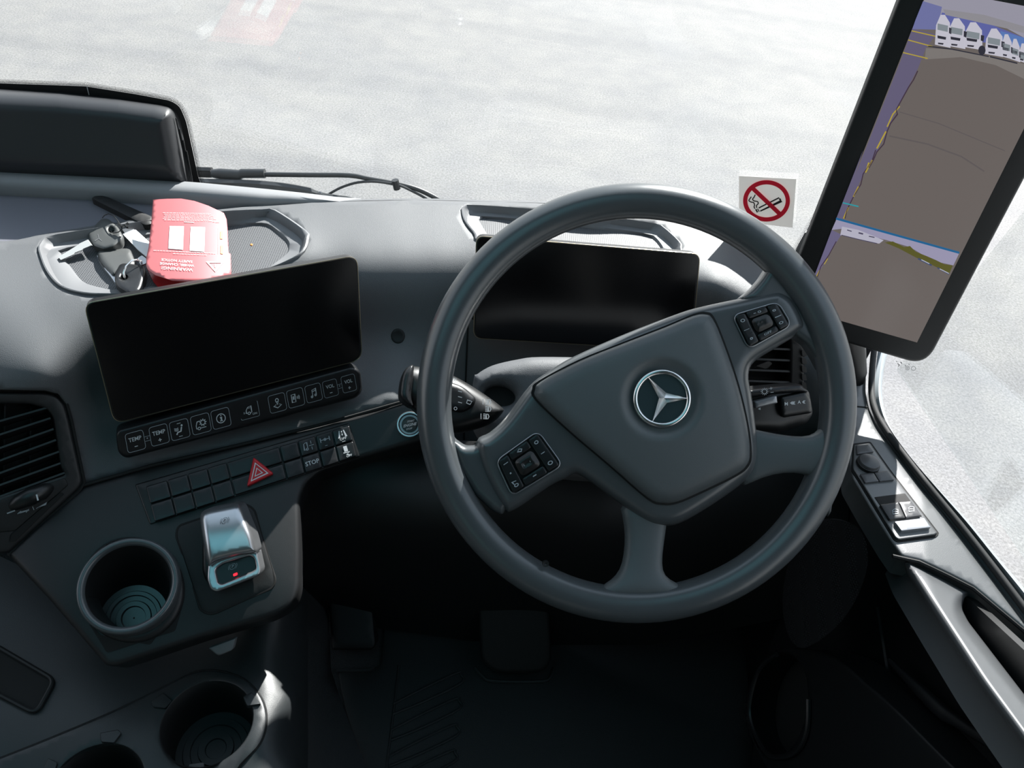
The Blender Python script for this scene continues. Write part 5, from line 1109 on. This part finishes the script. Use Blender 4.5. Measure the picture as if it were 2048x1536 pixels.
pad('silver_edge', crv([z6(*p) for p in ((484, 665), (500, 700), (560, 790), (640, 830), (680, 840), (675, 960), (620, 890), (540, 790), (490, 710))], 3), PKt(-.006), SLV, k2, prof=rprof(3, .002), skirt=.006, step=6, rings=(1, 2.5), cap=True)
k3 = thing('ignition_key', 'black key head with split ring at the front of the left tray', 'key', PKt(-.011).at(260, 560))
hole3 = ell(*z6(762, 893), 6, 5, 18)
pad('key_head', rnd([z6(*p) for p in ((665, 850), (710, 760), (760, 745), (960, 775), (985, 830), (940, 1000), (900, 1060), (800, 1060), (700, 1000), (662, 940))], 6), PKt(.002), KEYP, k3, prof=rprof(8, .004), skirt=.010, step=6, rings=(1.5, 4, 8), holes=[hole3], cap=True)
pad('key_hole', hole3, lambda x, y, h=0: PKt(-.009).at(x, y, h), STRAP, k3, skirt=.0005, step=10, nrm=UPZ)
for q in (0, 7):
    tube('split_ring', [PKt(z).at(*z6(x+q, y-q), 0) for x, y, z in ((790, 920, -.006), (760, 900, .001), (752, 850, .006), (775, 780, .011), (830, 728, .013), (880, 718, .012), (930, 735, .006), (935, 760, .0))], .0009, CHR, k3, n=8)
pad('ring_plate', rnd([z6(*p) for p in ((895, 700), (940, 668), (985, 700), (985, 750), (930, 770))], 2), PKt(.003), SLV, k3, skirt=.002, step=8)
# red warning card
cd = thing('warning_card', 'red wheel change safety notice card with white panels in the left tray', 'card', PKt(-.01).at(380, 500))
zc_ = lambda x, y: .033-.00017*(y-400)+.006*math.sin((x-300)/150*PI)
def FCd(x, y, h=0):
    return atZ(x, y, ZD+zc_(x, y)+h)
cardo = [z6(*p) for p in ((1055, 98), (1200, 90), (1345, 88), (1480, 112), (1620, 160), (1780, 235), (1808, 300), (1818, 400), (1828, 640), (1850, 656), (1852, 700), (1855, 865), (1620, 925), (1400, 936), (1250, 925), (1080, 870), (1000, 812), (985, 775), (985, 700), (1010, 580), (1035, 350))]
pad('card_sheet', cardo, FCd, CARD, cd, skirt=.0006, step=7, nrm=UPZ, ang=80)
fc6 = lambda u, v: FCd(*z6(u, v), .0005)
d = Dec(fc6)
d.grid([(1225, 368), (1372, 370), (1362, 612), (1212, 600)]).grid([(1440, 375), (1588, 380), (1580, 632), (1430, 622)])
d.build('white_panels', CARDW, cd)
d = Dec(fc6); d.poly([(1745, 420), (1770, 422), (1768, 500), (1743, 498)]).poly([(1748, 565), (1775, 567), (1772, 655), (1746, 650)]).build('yellow_marks', CARDY, cd)
CW2 = mat('card_text', (0.88, 0.70, 0.70), 0.5)
d = Dec(lambda u, v: fc6(u, -v))
d.text('WARNING!', 1300, -805, 42, rot=176, sx_=1.5).text('WHEEL CHANGE', 1300, -762, 34, rot=176, sx_=1.35).text('SAFETY NOTICE', 1300, -722, 34, rot=176, sx_=1.3)
d.line(dense([(1610, -738), (1770, -738), (1692, -828)], 12), 14, True).line([(1690, -755), (1692, -790)], 8)
d.build('card_writing', CARDW, cd)
d = Dec(fc6)
rr_ = random.Random(3)
for k, y in enumerate((232, 247, 262, 277, 292, 305)):
    x = 1150+rr_.random()*30
    while x < 1640+k*12:
        L_ = 12+rr_.random()*30; yy = y+(x-1150)*.02+max(0, x-1600)*.12; d.line([(x, yy), (x+L_, yy+L_*.02)], 4); x += L_+7
for y, xa, xb in ((617, 1060, 1700), (650, 1260, 1600)):
    x = xa
    while x < xb: L_ = 10+rr_.random()*26; d.line([(x, y+(x-xa)*.05), (x+L_, y+(x-xa+L_)*.05)], 5); x += L_+7
d.line([(1375, 326), (1475, 332)], 9).line([(1725, 385), (1722, 655)], 2)
d.build('small_print', CW2, cd)
cd2 = thing('red_card_sleeve', 'dark red shiny card half hidden under the warning card', 'card', PKt(-.011).at(340, 565))
pad('card_sheet', [z6(*p) for p in ((990, 800), (1080, 860), (1250, 920), (1400, 930), (1440, 940), (1400, 1000), (1150, 1040), (1060, 940))], PKt(-.004), mat('dark_red_card', (.30, .01, .012), .2), cd2, skirt=.002, step=10, nrm=UPZ, cap=True)
o = pad('amber_crumb', ell(503, 489, 2.5, 2, 8), lambda x, y, h=0: atZ(x, y, ZD-.0105+h), ORN, None, prof=rprof(1.5, .0008), skirt=.0015, step=2, nrm=UPZ); tag(o, 'tiny amber crumb on the floor of the left tray', 'crumb')
